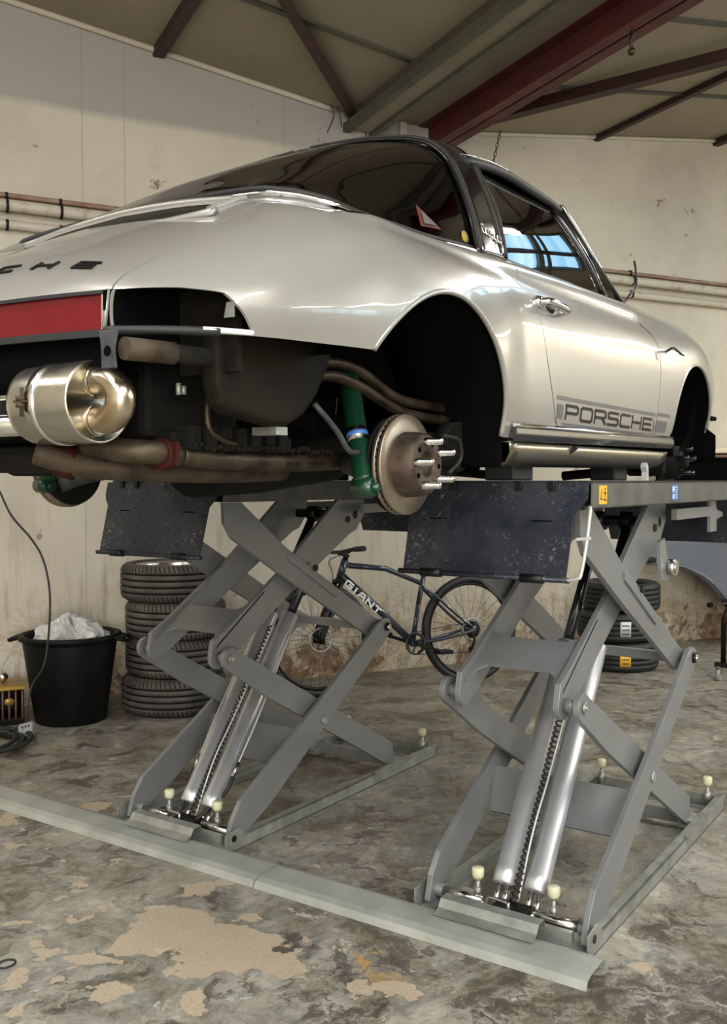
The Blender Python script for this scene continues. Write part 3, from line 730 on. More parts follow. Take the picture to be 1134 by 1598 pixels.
# rocker trims and sill decos
for sd in (-1, 1):
    mb = MB()
    def prof(x, pts): return [V((x, sd * y, z)) for y, z in pts]
    sec1 = [(.745, .335), (.785, .340), (.805, .330), (.808, .310), (.796, .292), (.75, .288)]
    rws = [prof(xx, [(y, z + .012 * (xx - .45)) for y, z in sec1]) for xx in (.395, 1.1, 1.885)]
    mb.grid(rws); mb.add(rws[0], [tuple(range(6))]); mb.add(rws[-1], [tuple(range(6))])
    o = cb('sill_trim', mb, 'gloss_black', smooth=False, bevel=.003)
    mb = MB(); mb.tube([V((.395, sd * .800, .3355)), V((1.1, sd * .800, .343)), V((1.88, sd * .800, .353))], .006, 6); mb.build('chrome_strip', 'chrome', o)
    mb = MB(); sec2 = [(.745, .290), (.788, .288), (.785, .26), (.765, .232), (.735, .222), (.70, .224)]
    n = 24; rws = []
    for i in range(n + 1):
        a = i / n; row = []
        for (y, z) in sec2:
            k = (.29 - z) / .07; x0 = .385 + .03 * k; x1 = 1.86 - .07 * k
            row.append(V((x0 + (x1 - x0) * a, sd * y, z + .006 * a)))
        rws.append(row)
    mb.grid(rws); o = cb('sill_cover', mb, 'brightal', solid=.004)
    mb = MB(); mb.bar((.80, sd * .742, .232), (.86, sd * .792, .286), .03, .012); mb.build('seam_cover', 'black', o)
# tail: reflector, frame, cavity
zr0, zr1 = .474, .543
def tail_pt(y, z, d): 
    y = max(-.49, min(.49, y)); return V((-.835 + .19 * (abs(y) / .5) ** 2.2 * .27 + d, y, z))
rws = [[tail_pt(-.485 + .97 * i / 40, z, .004) for z in (zr0, zr1)] for i in range(41)]
mb = MB(); mb.grid(rws, smooth=False); refl = cb('tail_reflector', mb, 'red_lens', solid=.008)
for (za, zb) in ((zr1, zr1 + .007), (zr0 - .014, zr0)):
    rws = [[tail_pt(-.49 + .98 * i / 40, z, -.004) for z in (za, zb)] for i in range(41)]; mb = MB(); mb.grid(rws, smooth=False); mb.build('rubber_frame', 'rubber', refl, solid=.012)
for y in (-.487, .487):
    mb = MB(); p = tail_pt(y, 0, -.003); mb.box((p.x - .004, y - .006, zr0 - .004), (p.x + .02, y + .006, zr1 + .004)); mb.build('lens_edge', 'chrome', refl)
    mb = MB(); p = tail_pt(y * .80, 0, -.002); mb.box((p.x + .002, y * .80 - .0008, zr0), (p.x + .01, y * .80 + .0008, zr1)); mb.build('lens_joint', 'gloss_black', refl)
mb = MB(); mb.box((-.70, -.48, .40), (-.69, .48, .56)); cb('rear_panel', mb, 'interior')
for sd in (-1, 1):       # inner faces of the lamp openings
    mb = MB(); mb.prism([(-.80, sd * .50, .474), (-.80, sd * .50, .548), (-.71, sd * .50, .57), (-.60, sd * .50, .58), (-.60, sd * .50, .43), (-.79, sd * .50, .43)], (0, -sd * .006, 0)); cb('lamp_pocket', mb, 'interior')
    mb = MB(); mb.box((-.60, min(sd * .5, sd * .66), .40), (-.585, max(sd * .5, sd * .66), .575)); cb('lamp_pocket', mb, 'tank')
    # pale lip along the lower edge of the opening and the bracket tab
    pts = [side_pt(xx, .472, -.002, sd) for xx in (-.60, -.63, -.66, -.69)]
    mb = MB(); mb.tube(pts, .006, 6); cb('opening_lip', mb, 'white')
    mb = MB(); mb.prism([(-.645, sd * .665, .50), (-.645, sd * .69, .50), (-.645, sd * .69, .53), (-.645, sd * .672, .53)], (.004, 0, 0)); cb('lamp_tab', mb, 'galv')
    pts = []
    for (yy, xx, zz) in ((.497, -.800, .475), (.497, -.79, .552)): pts.append(V((xx, sd * yy, zz)))
    mb = MB(); mb.tube(pts, .005, 6); cb('opening_post', mb, 'paint')
    pts = [V((-.80 + .0, sd * .50, .470)), V((-.765, sd * .56, .470)), V((-.715, sd * .625, .470)), V((-.66, sd * .668, .470))]
    mb = MB(); mb.tube(cr(pts, 5), .009, 8); cb('bumper_seal', mb, 'rubber')
mb = MB(); rws = [[tail_pt(-.49 + .98 * i / 40, z, .02) for z in (.36, .40, .463)] for i in range(41)]
mb.grid(rws); cb('bumper_seal', mb, 'interior', solid=.01)
# raised letters on the engine lid
def lid_f(u, v, h):
    y = .47 - u; x = -.765 + v * .9 - abs(y) ** 2.2 * -.10
    return top_pt(x, y, h)
for k, ch in enumerate('PORSCHE'):
    mb = letters(ch, lambda u, v, h, k=k: top_pt(-.762 + .9 * v + .10 * abs(.40 - u - .122 * k) ** 2, .385 - u - .122 * k, h), .026, .052, .07, .0075, .004)
    cb('lid_letter', mb, 'black')
# intake grille in the lid
mb = MB(); mb.prism([(-.44, -.39, .70), (-.30, -.41, .765), (-.30, .41, .765), (-.44, .39, .70)], (0, 0, -.02)); gr = cb('intake_grille', mb, 'interior')
for k in range(5):
    mb = MB(); xx = -.42 + .027 * k; mb.bar((xx, -.38, .735 + .48 * (xx + .42)), (xx, .38, .735 + .48 * (xx + .42)), .006, .012); mb.build('grille_bar', 'black', gr)
pts = [top_pt(a, b, .004) for a, b in [(-.44, -.385), (-.40, -.40), (-.32, -.415), (-.295, -.40), (-.29, -.2), (-.29, 0), (-.29, .2), (-.295, .40), (-.32, .415), (-.40, .40), (-.44, .385)]]
mb = MB(); mb.tube(cr(pts, 4, True), .009, 8, closed=True); gs = cb('grille_surround', mb, 'paint')

# ---- greenhouse
SN = [(1, 0), (.968, .14), (.936, .28), (.857, .54), (.77, .74), (.63, .88), (.36, .967), (0, 1)]
SNc = cr([(a, b, 0) for a, b in SN], 5)
TOP = [(-.27, .885), (-.22, .918), (-.05, 1.015), (.15, 1.125), (.355, 1.215), (.5, 1.262), (.7, 1.296), (.9, 1.302), (1.1, 1.286), (1.3, 1.245), (1.36, 1.225)]
YB = [(-.27, .47), (-.25, .54), (-.22, .59), (-.15, .632), (-.05, .66), (.1, .678), (.35, .695), (.6, .70)]
ZB = [(-.27, .865), (-.25, .852), (-.22, .838), (-.15, .818), (-.05, .808), (.1, .806), (.35, .818), (.6, .828)]
def gh(x, xb=None):      # half ring of the rear glass / bar; lean: top further forward than base
    yb, zb, zt = interp(YB, x), interp(ZB, x), interp(TOP, x)
    return yb, zb, zt
def gring(x, lean=0, grow_=0):
    out = []
    for p in SNc:
        xx = x + lean * p.y
        yb, zb = interp(YB, x), interp(ZB, x); zt = interp(TOP, x + lean)
        flat = max(0, min(1, (.25 - x) / .5)); yn = p.x; zn = p.y
        out.append(V((xx, -(yb + grow_) * yn, zb + (zt + grow_ - zb) * zn)))
    return out + [V((q.x, -q.y, q.z)) for q in out[-2::-1]]
LB = .10
rgx = [-.27 + (.36 + .27) * i / 30 for i in range(31)]
def lean(x): return LB * max(0, (x + .27) / .63)
mb = MB(); mb.grid([gring(x, lean(x)) for x in rgx]); cb('rear_window', mb, 'rearglass')
mb = MB(); mb.grid([gring(x, .105, .008) for x in (.355, .40, .45, .50, .53)]); bar_ = cb('targa_bar', mb, 'gloss_black', solid=.012)
# lower bright panel on each side of the bar with louvres and script
def bar_pt(x, t, lift=0, sd=-1):      # t 0..1 from belt up
    r = gring(x, .105, .008 + lift); k = t * (len(SNc) - 1); i = int(k); f = k - i; p = r[i].lerp(r[i + 1], f) if i + 1 < len(r) else r[i]
    return V((p.x, p.y * (1 if sd < 0 else -1), p.z))
for sd in (-1, 1):
    for kk in range(3):
        xx = .492 + .014 * kk; mb = MB(); mb.tube([bar_pt(xx, .04 + .5 * i / 12, .007, sd) for i in range(13)], .0035, 6); mb.build('louvre', 'chrome' if kk == 1 else 'rubber', bar_)
    mb = MB(); mb.tube([bar_pt(.362, .02 + .96 * i / 30, .007, sd) for i in range(31)], .006, 6); mb.build('edge_seal', 'rubber', bar_)
    mb = MB(); mb.tube([bar_pt(.378, .02 + .5 * i / 20, .007, sd) for i in range(21)], .003, 6); mb.build('chrome_bead', 'chrome', bar_)
    # script as looping wire letters
    def sp(u, v): return bar_pt((.39 + .11 * u) if sd < 0 else (.50 - .11 * u), .14 - .05 * u + .11 * v, .010, sd)
    strokes = [[(.08, .95), (.06, .35), (.12, .1), (.2, .25)], [(0, .68), (.18, .72)], [(.34, .55), (.24, .5), (.22, .2), (.3, .12), (.36, .5), (.38, .15), (.44, .25)], [(.46, .55), (.48, .15), (.48, .4), (.56, .56), (.62, .5)],
               [(.76, .55), (.66, .5), (.64, .2), (.74, .15), (.77, .52), (.76, -.2), (.66, -.3)], [(.94, .5), (.84, .5), (.82, .2), (.9, .12), (.95, .5), (.97, .15), (1.05, .3)]]
    mb = MB()
    for st in strokes: mb.tube([sp(p.x, p.y) for p in cr([(a, b, 0) for a, b in st], 4)], .0017, 6)
    mb.build('script_badge', 'chrome', bar_)
# chrome trim around the foot of the rear glass
base = []
for x in rgx[::-1]: base.append(V((x, -interp(YB, x) - .004, interp(ZB, x) + .002)))
front = [V((-.272 + .05 * (1 - abs(t)) , t * .47, .868 + .03 * (1 - t * t))) for t in [-.9 + .18 * i for i in range(11)]]
loop = base + front + [V((p.x, -p.y, p.z)) for p in base[::-1]]
mb = MB(); mb.tube(loop, .008, 8); cb('rear_window_trim', mb, 'chrome')
mb = MB(); mb.tube([V((p.x * 1 + .0, p.y * .975, p.z + .012)) for p in loop], .009, 8); cb('rear_window_seal', mb, 'rubber')
# deck skirt closing the gap under the glass edge
mb = MB(); mb.grid([[p, V((p.x + .02, p.y * .96, p.z - .08))] for p in loop]); cb('window_skirt', mb, 'paint', solid=.003)
# removable roof panel
def roof_pt(x, a): 
    zt = interp(TOP, x); ye = .555 - .03 * max(0, (x - .6)) ; y = -ye * a
    ze = interp([(.46, 1.14), (.6, 1.168), (.9, 1.195), (1.2, 1.195), (1.36, 1.175)], x)
    return V((x + .02, y, ze + (zt - ze) * (1 - abs(a) ** 2.6)))
mb = MB(); mb.grid([[roof_pt(.62 + .73 * i / 20 - .0 * i, -1 + 2 * j / 30) for j in range(31)] for i in range(21)]); rp = cb('roof_panel', mb, 'vinyl', solid=.014)
for sd in (-1, 1):
    mb = MB(); mb.tube([roof_pt(.50 + .86 * i / 20, -sd * 1.0) + V((0, sd * .006, -.008)) for i in range(21)], .015, 8); mb.build('drip_seal', 'rubber', rp)
    mb = MB(); mb.tube([roof_pt(.52 + .84 * i / 20, -sd * .97) + V((0, sd * .012, .008)) for i in range(21)], .0018, 6); mb.build('drip_chrome', 'chrome', rp)
# windscreen and frame
def ws_pt(t, a):          # t 0 header .. 1 cowl
    yh, yc = .535, .665; y = -(yh + (yc - yh) * t) * a
    xh = 1.385 - .06 * abs(a) ** 2.5; xc = 1.80 - .27 * abs(a) ** 2.5
    zh = 1.228 - .045 * abs(a) ** 3; zc = .885 - .015 * a * a
    x = xh + (xc - xh) * t; z = zh + (zc - zh) * t + .012 * math.sin(PI * t); return V((x, y, z))
mb = MB(); mb.grid([[ws_pt(i / 14, -1 + 2 * j / 28) for j in range(29)] for i in range(15)]); cb('windscreen', mb, 'clearglass')
edge = [ws_pt(1 - i / 14, 1) for i in range(15)] + [ws_pt(0, 1 - 2 * j / 28) for j in range(1, 28)] + [ws_pt(i / 14, -1) for i in range(15)]
mb = MB(); mb.tube(edge, .020, 8); wf = cb('windscreen_frame', mb, 'black')
mb = MB(); mb.tube([V((p.x + .012, p.y * 1.02, p.z + .016)) for p in edge], .006, 6); mb.build('frame_chrome', 'chrome', wf)
mb = MB(); mb.tube([ws_pt(1, -1 + 2 * j / 28) for j in range(29)], .014, 8); cb('cowl_seal', mb, 'rubber')
# side windows
for sd in (-1, 1):
    A = V((.525, sd * .700, .832)); B = V((.60, sd * .565, 1.135)); Cc = V((1.285, sd * .545, 1.165)); D = V((1.56, sd * .690, .862))
    # divider position
    T = B.lerp(Cc, .93); Bt = A.lerp(D, .82)
    def pane(a, b, c, d, name, m):
        rws = []
        for i in range(13):
            u = i / 12; lo = a.lerp(d, u); hi = b.lerp(c, u); r = []
            for j in range(11):
                v = j / 10; p = lo.lerp(hi, v); bul = math.sin(PI * v) * .018; r.append(p + V((0, sd * bul, 0)))
            rws.append(r)
        mb = MB(); mb.grid(rws); return mb.build(name, m, car)
    pane(A, B, T, Bt, 'door_window', 'sideglass'); pane(Bt + V((.02, 0, 0)), T + V((.03, 0, -.01)), Cc + V((.0, 0, -.012)), D, 'vent_window', 'sideglass')
    def arcl(p, q): return [p.lerp(q, i / 8) + V((0, sd * (math.sin(PI * i / 8) * .018 + .004), 0)) for i in range(9)]
    mb = MB(); mb.tube(arcl(Bt, T), .011, 8); o = cb('window_divider', mb, 'gloss_black')
    mb = MB(); mb.tube([p + V((.014, sd * .004, 0)) for p in arcl(Bt, T)], .004, 6); mb.build('divider_bead', 'chrome', o)
    mb = MB(); mb.tube(arcl(A, B), .011, 8); cb('window_seal', mb, 'rubber')
    mb = MB(); mb.tube([V((.40, sd * .700, .825)), A + V((0, sd * .006, -.006)), A.lerp(D, .5) + V((0, sd * .006, -.006)), D + V((.02, sd * .004, -.004))], .007, 8); cb('waist_trim', mb, 'rubber')
    mb = MB(); mb.tube([D + V((.0, 0, .0)), Cc + V((.03, 0, .01))], .014, 8); cb('pillar_seal', mb, 'black')
# seats, dash and wheel seen through the glass
for sd in (-1, 1):
    mb = MB(); mb.sphere((.72, sd * .34, .96), .1, 16, 10, (.8, 1.1, 1.1)); mb.sphere((.74, sd * .34, .80), .2, 16, 10, (.5, 1.15, 1.1)); cb('seat', mb, 'interior')
mb = MB(); mb.lathe([(.175, -.012), (.187, 0), (.175, .012), (.163, 0)], (1.22, -.34, .90), (1, 0, .45), 32, closed=True); cb('steering_wheel', mb, 'rubber')
mb = MB(); mb.box((1.42, -.62, .80), (1.70, .62, .885)); cb('dashboard', mb, 'interior', bevel=.02)
# stickers on the rear glass, its tint's darkening put into their colours
def rg_pt(x, t, lift=.003): 
    r = gring(x, lean(x), lift); k = t * (len(SNc) - 1); i = int(k); return r[i].lerp(r[i + 1], k - i)
mb = MB(); a, b, c_ = rg_pt(.12, .30), rg_pt(.20, .12), rg_pt(.11, .12)
M['redsticker'] = mat('red_sticker', (.09, .015, .012), .5); M['dimfield'] = mat('tint_dimmed_sticker', (.10, .085, .07), .5); M['dimyellow'] = mat('tint_dimmed_yellow', (.30, .22, .03), .5)
mb.prism([a, b, c_], (0, .002, 0)); st = cb('triangle_sticker', mb, 'redsticker')
mb = MB(); q = (a + b + c_) / 3; mb.prism([q.lerp(a, .6) + V((0, -.004, 0)), q.lerp(b, .6) + V((0, -.004, 0)), q.lerp(c_, .6) + V((0, -.004, 0))], (0, .002, 0)); mb.build('sticker_field', 'dimfield', st)
mb = MB(); a = rg_pt(.315, .10); mb.lathe([(0, 0), (.018, 0), (.018, .002), (0, .002)], a, (0, 1, -.2), 20); cb('round_sticker', mb, 'dimyellow')

# door handle, stripes, lettering, loose bits
for sd, par in ((-1, door_r), (1, door_l)):
    def S(px, py): p = CL(px, py, 1, -.79); return p.x, p.z
    hx0, hz0 = S(846, 471); hx1, hz1 = S(879, 487)
    p0 = side_pt(hx0, hz0, .0, sd); p1 = side_pt(hx1, hz1, .0, sd); o_ = V((0, sd * .038, 0))
    mb = MB(); mb.tube(cr([p0 + o_ * .1, p0 + o_ * .9 + V((.012, 0, 0)), p0.lerp(p1, .5) + o_ * 1.05, p1 + o_ * .8 - V((.01, 0, 0)), p1 + o_ * .0], 5), [.012] * 21, 10); h = mb.build('door_handle', 'chrome', par)
    mb = MB(); mb.lathe([(.0, .012), (.017, .010), (.021, .0), (.021, -.004)], p0 + V((.0, sd * .004, .0)), (0, sd, 0), 20); mb.build('push_button', 'chrome', h)
    mb = MB(); m_ = side_pt((hx0 + hx1) / 2 + .01, (hz0 + hz1) / 2, 0, sd); mb.sphere(m_ + V((0, -sd * .004, 0)), .034, 20, 10, (1.2, .28, .85)); mb.build('handle_cup', 'black', h)
    def strip(x0, x1, z0, z1, name, m, parent, slope=.0):
        n = max(2, int((x1 - x0) / .02)); mb = MB()
        mb.grid([[side_pt(x0 + (x1 - x0) * i / n, z, .0012, sd) for z in (z0, (z0 + z1) / 2, z1)] for i in range(n + 1)]); mb.build(name, m, parent)
    xa = .716 + .004; xb = 1.700; xf = 1.845
    strip(xa, xb, .430, .443, 'door_stripe', 'greydecal', par); strip(xa + .06, xb, .349, .361, 'door_stripe', 'greydecal', par)
    strip(xa + .006, .775, .372, .416, 'door_stripe', 'greydecal', par); strip(1.69, 1.702, .368, .415, 'door_stripe', 'greydecal', par)
    strip(1.722, xf + .04, .435, .448, 'wing_stripe', 'greydecal', body); strip(1.722, xf, .349, .363, 'wing_stripe', 'greydecal', body)
    strip(1.722, xf + .01, .372, .418, 'wing_stripe', 'greydecal', body)
    if sd < 0: f = lambda u, v, h: side_pt(.80 + u, .3745 + v + .002 * u, h + .0008, -1)
    else: f = lambda u, v, h: side_pt(1.665 - u, .3745 + v, h + .0008, 1)
    mb = letters('PORSCHE', f, .041, .100, .027, .0098, .0012); mb.build('door_lettering', 'darkdecal', par)
mb = MB(); q = CL(1040, 549, 1, -.785); q = side_pt(q.x, q.z, 0)
mb.tube(cr([q, q + V((-.01, -.03, .012)), q + V((.02, -.05, -.008)), q + V((.05, -.055, -.012))], 5), .005, 6); cb('marker_wire', mb, 'cable')
q = V((1.64, -.66, .872)); mb = MB(); mb.tube(cr([q + V((.04, -.01, .015)), q + V((.07, -.02, .05)), q + V((.14, -.02, .09)), q + V((.19, 0, .17)), q + V((.17, 0, .20))], 6), .0045, 6); lw = cb('loose_wire', mb, 'cable'); mb = MB(); mb.tube(cr([q + V((-.02, 0, -.01)), q, q + V((.045, -.01, .02))], 5), .006, 6); mb.build('wire_end', 'redsticker', lw)

# ---- underside and running gear
def CW(x, y, z): return V((x, y, z)) - CO        # world to car coordinates
# muffler
mz = 1.538; mx = 1.30
o = MB(); prof_ = [(0, .006), (.074, .006), (.079, .0), (.083, .0), (.084, .004), (.084, .175), (.080, .190), (.072, .200), (.052, .206), (0, .208)]
o.lathe(prof_, CW(mx, 1.520, mz), (0, 1, 0), 64); muf = cb('muffler', o, 'muffler')
o = MB(); o.lathe([(.0845, -.013), (.0865, -.013), (.0865, .013), (.0845, .013)], CW(mx, 1.630, mz), (0, 1, 0), 64); st = o.build('clamp_band', 'steel', muf)
o = MB(); o.cyl(CW(mx - .088, 1.648, mz - .03), CW(mx - .088, 1.648, mz + .028), .004, 8); o.cyl(CW(mx - .09, 1.648, mz - .012), CW(mx - .09, 1.648, mz - .002), .010, 6); o.cyl(CW(mx - .09, 1.648, mz + .002), CW(mx - .09, 1.648, mz + .010), .010, 6); o.box(CW(mx - .096, 1.633, mz - .002), CW(mx - .08, 1.665, mz + .002)); o.build('clamp_bolt', 'rust', st)
pts = [CW(mx - .01, 1.530, mz + .037), CW(mx - .01, 1.495, mz + .037), CW(mx - .012, 1.470, mz + .034), CW(mx - .014, 1.449, mz + .020), CW(mx - .015, 1.441, mz), CW(mx - .014, 1.449, mz - .020), CW(mx - .012, 1.470, mz - .034), CW(mx - .01, 1.495, mz - .037), CW(mx - .01, 1.530, mz - .037)]
o = MB(); o.tube(cr(pts, 5), .0295, 28); o.build('return_bend', 'gold', muf)
for dz in (.037, -.037):
    o = MB(); o.lathe([(.0305, -.004), (.033, 0), (.0305, .004)], CW(mx - .01, 1.514, mz + dz), (0, 1, 0), 24); o.build('weld_bead', 'gold', muf)
for dz in (.038, -.038):
    o = MB(); o.cyl(CW(mx, 1.725, mz + dz), CW(mx, 2.325, mz + dz), .0245, 24); cb('tail_pipe', o, 'muffler')
o = MB(); o.box(CW(mx - .01, 1.835, mz - .03), CW(mx + .01, 1.850, mz + .03)); cb('pipe_bracket', o, 'bracket')
# lower exhaust pipes and red flanges
o = MB(); o.tube(cr([CW(1.36, 1.64, 1.46), CW(1.38, 1.56, 1.445), CW(1.42, 1.51, 1.44), CW(1.50, 1.50, 1.437)], 6), .026, 18); cb('link_pipe', o, 'pipe_old')
o = MB(); o.cyl(CW(1.445, 1.505, 1.437), CW(1.47, 1.505, 1.436), .034, 20); o.box(CW(1.452, 1.46, 1.412), CW(1.462, 1.55, 1.462)); cb('pipe_flange', o, 'red_flange')
o = MB(); o.tube(cr([CW(1.50, 1.50, 1.436), CW(1.62, 1.495, 1.428), CW(1.85, 1.49, 1.424), CW(2.05, 1.50, 1.43), CW(2.3, 1.55, 1.44)], 6), .023, 18); cb('heat_exchanger_pipe', o, 'pipe_old')
o = MB(); o.tube(cr([CW(1.30, 1.72, 1.44), CW(1.36, 1.66, 1.413), CW(1.45, 1.60, 1.405), CW(1.70, 1.58, 1.40), CW(2.0, 1.62, 1.405)], 6), .026, 16); cb('crossover_pipe', o, 'rust')
o = MB(); o.cyl(CW(1.34, 1.70, 1.425), CW(1.365, 1.67, 1.415), .036, 18); cb('pipe_flange', o, 'red_flange')
# engine and boxes: tinware, cases, covers
o = MB(); o.box(CW(1.42, 1.52, 1.47), CW(1.72, 2.40, 1.74)); cb('engine_tinware', o, 'under', bevel=.02)
o = MB()
for k in range(7): o.box(CW(1.50 + .05 * k, 1.46, 1.445), CW(1.53 + .05 * k, 1.60, 1.50))
o.box(CW(1.47, 1.49, 1.45), CW(1.88, 1.58, 1.485)); cb('rocker_cover', o, 'under', bevel=.004)
o = MB(); o.box(CW(1.60, 1.66, 1.392), CW(1.98, 2.26, 1.47)); o.box(CW(1.38, 1.60, 1.40), CW(1.6, 2.3, 1.46)); cb('crankcase', o, 'under', bevel=.02)
o = MB(); o.tube([CW(2.02, 1.96, 1.46), CW(2.3, 1.96, 1.46), CW(2.7, 1.96, 1.45)], [.13, .12, .07], 20); cb('gearbox', o, 'under')
o = MB(); o.cyl(CW(2.40, 1.34, 1.475), CW(2.40, 2.58, 1.475), .045, 20); o.cyl(CW(2.40, 1.30, 1.475), CW(2.40, 1.345, 1.475), .07, 20); cb('torsion_tube', o, 'under')
# oil tank panel in the right rear wing
pts = [CL(px, py, 1, -.625) for px, py in ((338, 510), (522, 515), (522, 548), (514, 580), (498, 618), (478, 648), (455, 664), (430, 664), (395, 655), (362, 645), (348, 630), (341, 600))]
o = MB(); o.prism(pts, (0, .055, 0)); ot = cb('oil_tank', o, 'tank', bevel=.018, bseg=3)
o = MB(); o.box(CW(1.66, 1.36, 1.482), CW(1.70, 1.43, 1.50)); o.build('drain_plug', 'galv', ot)
o = MB(); o.tube(cr([CW(1.82, 1.44, 1.655), CW(1.95, 1.42, 1.675), CW(2.05, 1.40, 1.66), CW(2.2, 1.38, 1.60), CW(2.42, 1.36, 1.585)], 6), .014, 12); cb('oil_line', o, 'pipe_old')
o = MB(); o.tube(cr([CW(1.82, 1.43, 1.615), CW(1.93, 1.41, 1.64), CW(2.03, 1.39, 1.62), CW(2.2, 1.37, 1.565), CW(2.42, 1.35, 1.55)], 6), .014, 12); cb('oil_line', o, 'pipe_old')
# bumper mount: drilled plate and tube
bp = CW(1.235, 1.418, 1.627)
o = MB(); o.prism([bp + V((0, -.024, .035)), bp + V((0, .028, .038)), bp + V((0, .022, .012)), bp + V((0, .020, -.035)), bp + V((0, -.020, -.036)), bp + V((0, -.016, 0))], (.006, 0, 0)); pl_ = cb('bumper_bracket', o, 'bracket', bevel=.002)
o = MB(); o.cyl(bp + V((-.001, .002, -.003)), bp + V((.008, .002, -.003)), .010, 16); o.build('bracket_hole', 'interior', pl_)
o = MB(); o.cyl(bp + V((.008, -.035, .0)), bp + V((.12, -.050, .002)), .022, 20); cb('bumper_tube', o, 'rust')
o = MB(); o.cyl(bp + V((.12, -.050, .002)), bp + V((.42, -.055, .004)), .019, 20); cb('bumper_tube', o, 'under')
# small hose and bolts by the engine
o = MB(); o.tube(cr([CW(1.56, 1.47, 1.560), CW(1.555, 1.468, 1.53), CW(1.56, 1.465, 1.49), CW(1.60, 1.46, 1.468), CW(1.64, 1.46, 1.462)], 5), .008, 10); cb('breather_hose', o, 'pipe_old')
o = MB(); o.cyl(CW(1.46, 1.46, 1.56), CW(1.46, 1.46, 1.585), .006, 8); o.cyl(CW(1.475, 1.46, 1.562), CW(1.475, 1.46, 1.58), .006, 8); cb('stud_pair', o, 'galv')
o = MB()
for k in range(26): o.cyl(CW(1.50 + .02 * k, 1.455 + .003 * (k % 3), 1.452 + .004 * math.sin(k * 1.7)), CW(1.512 + .02 * k, 1.46, 1.458 + .005 * math.cos(k)), .006, 6)
cb('tin_screws', o, 'under')
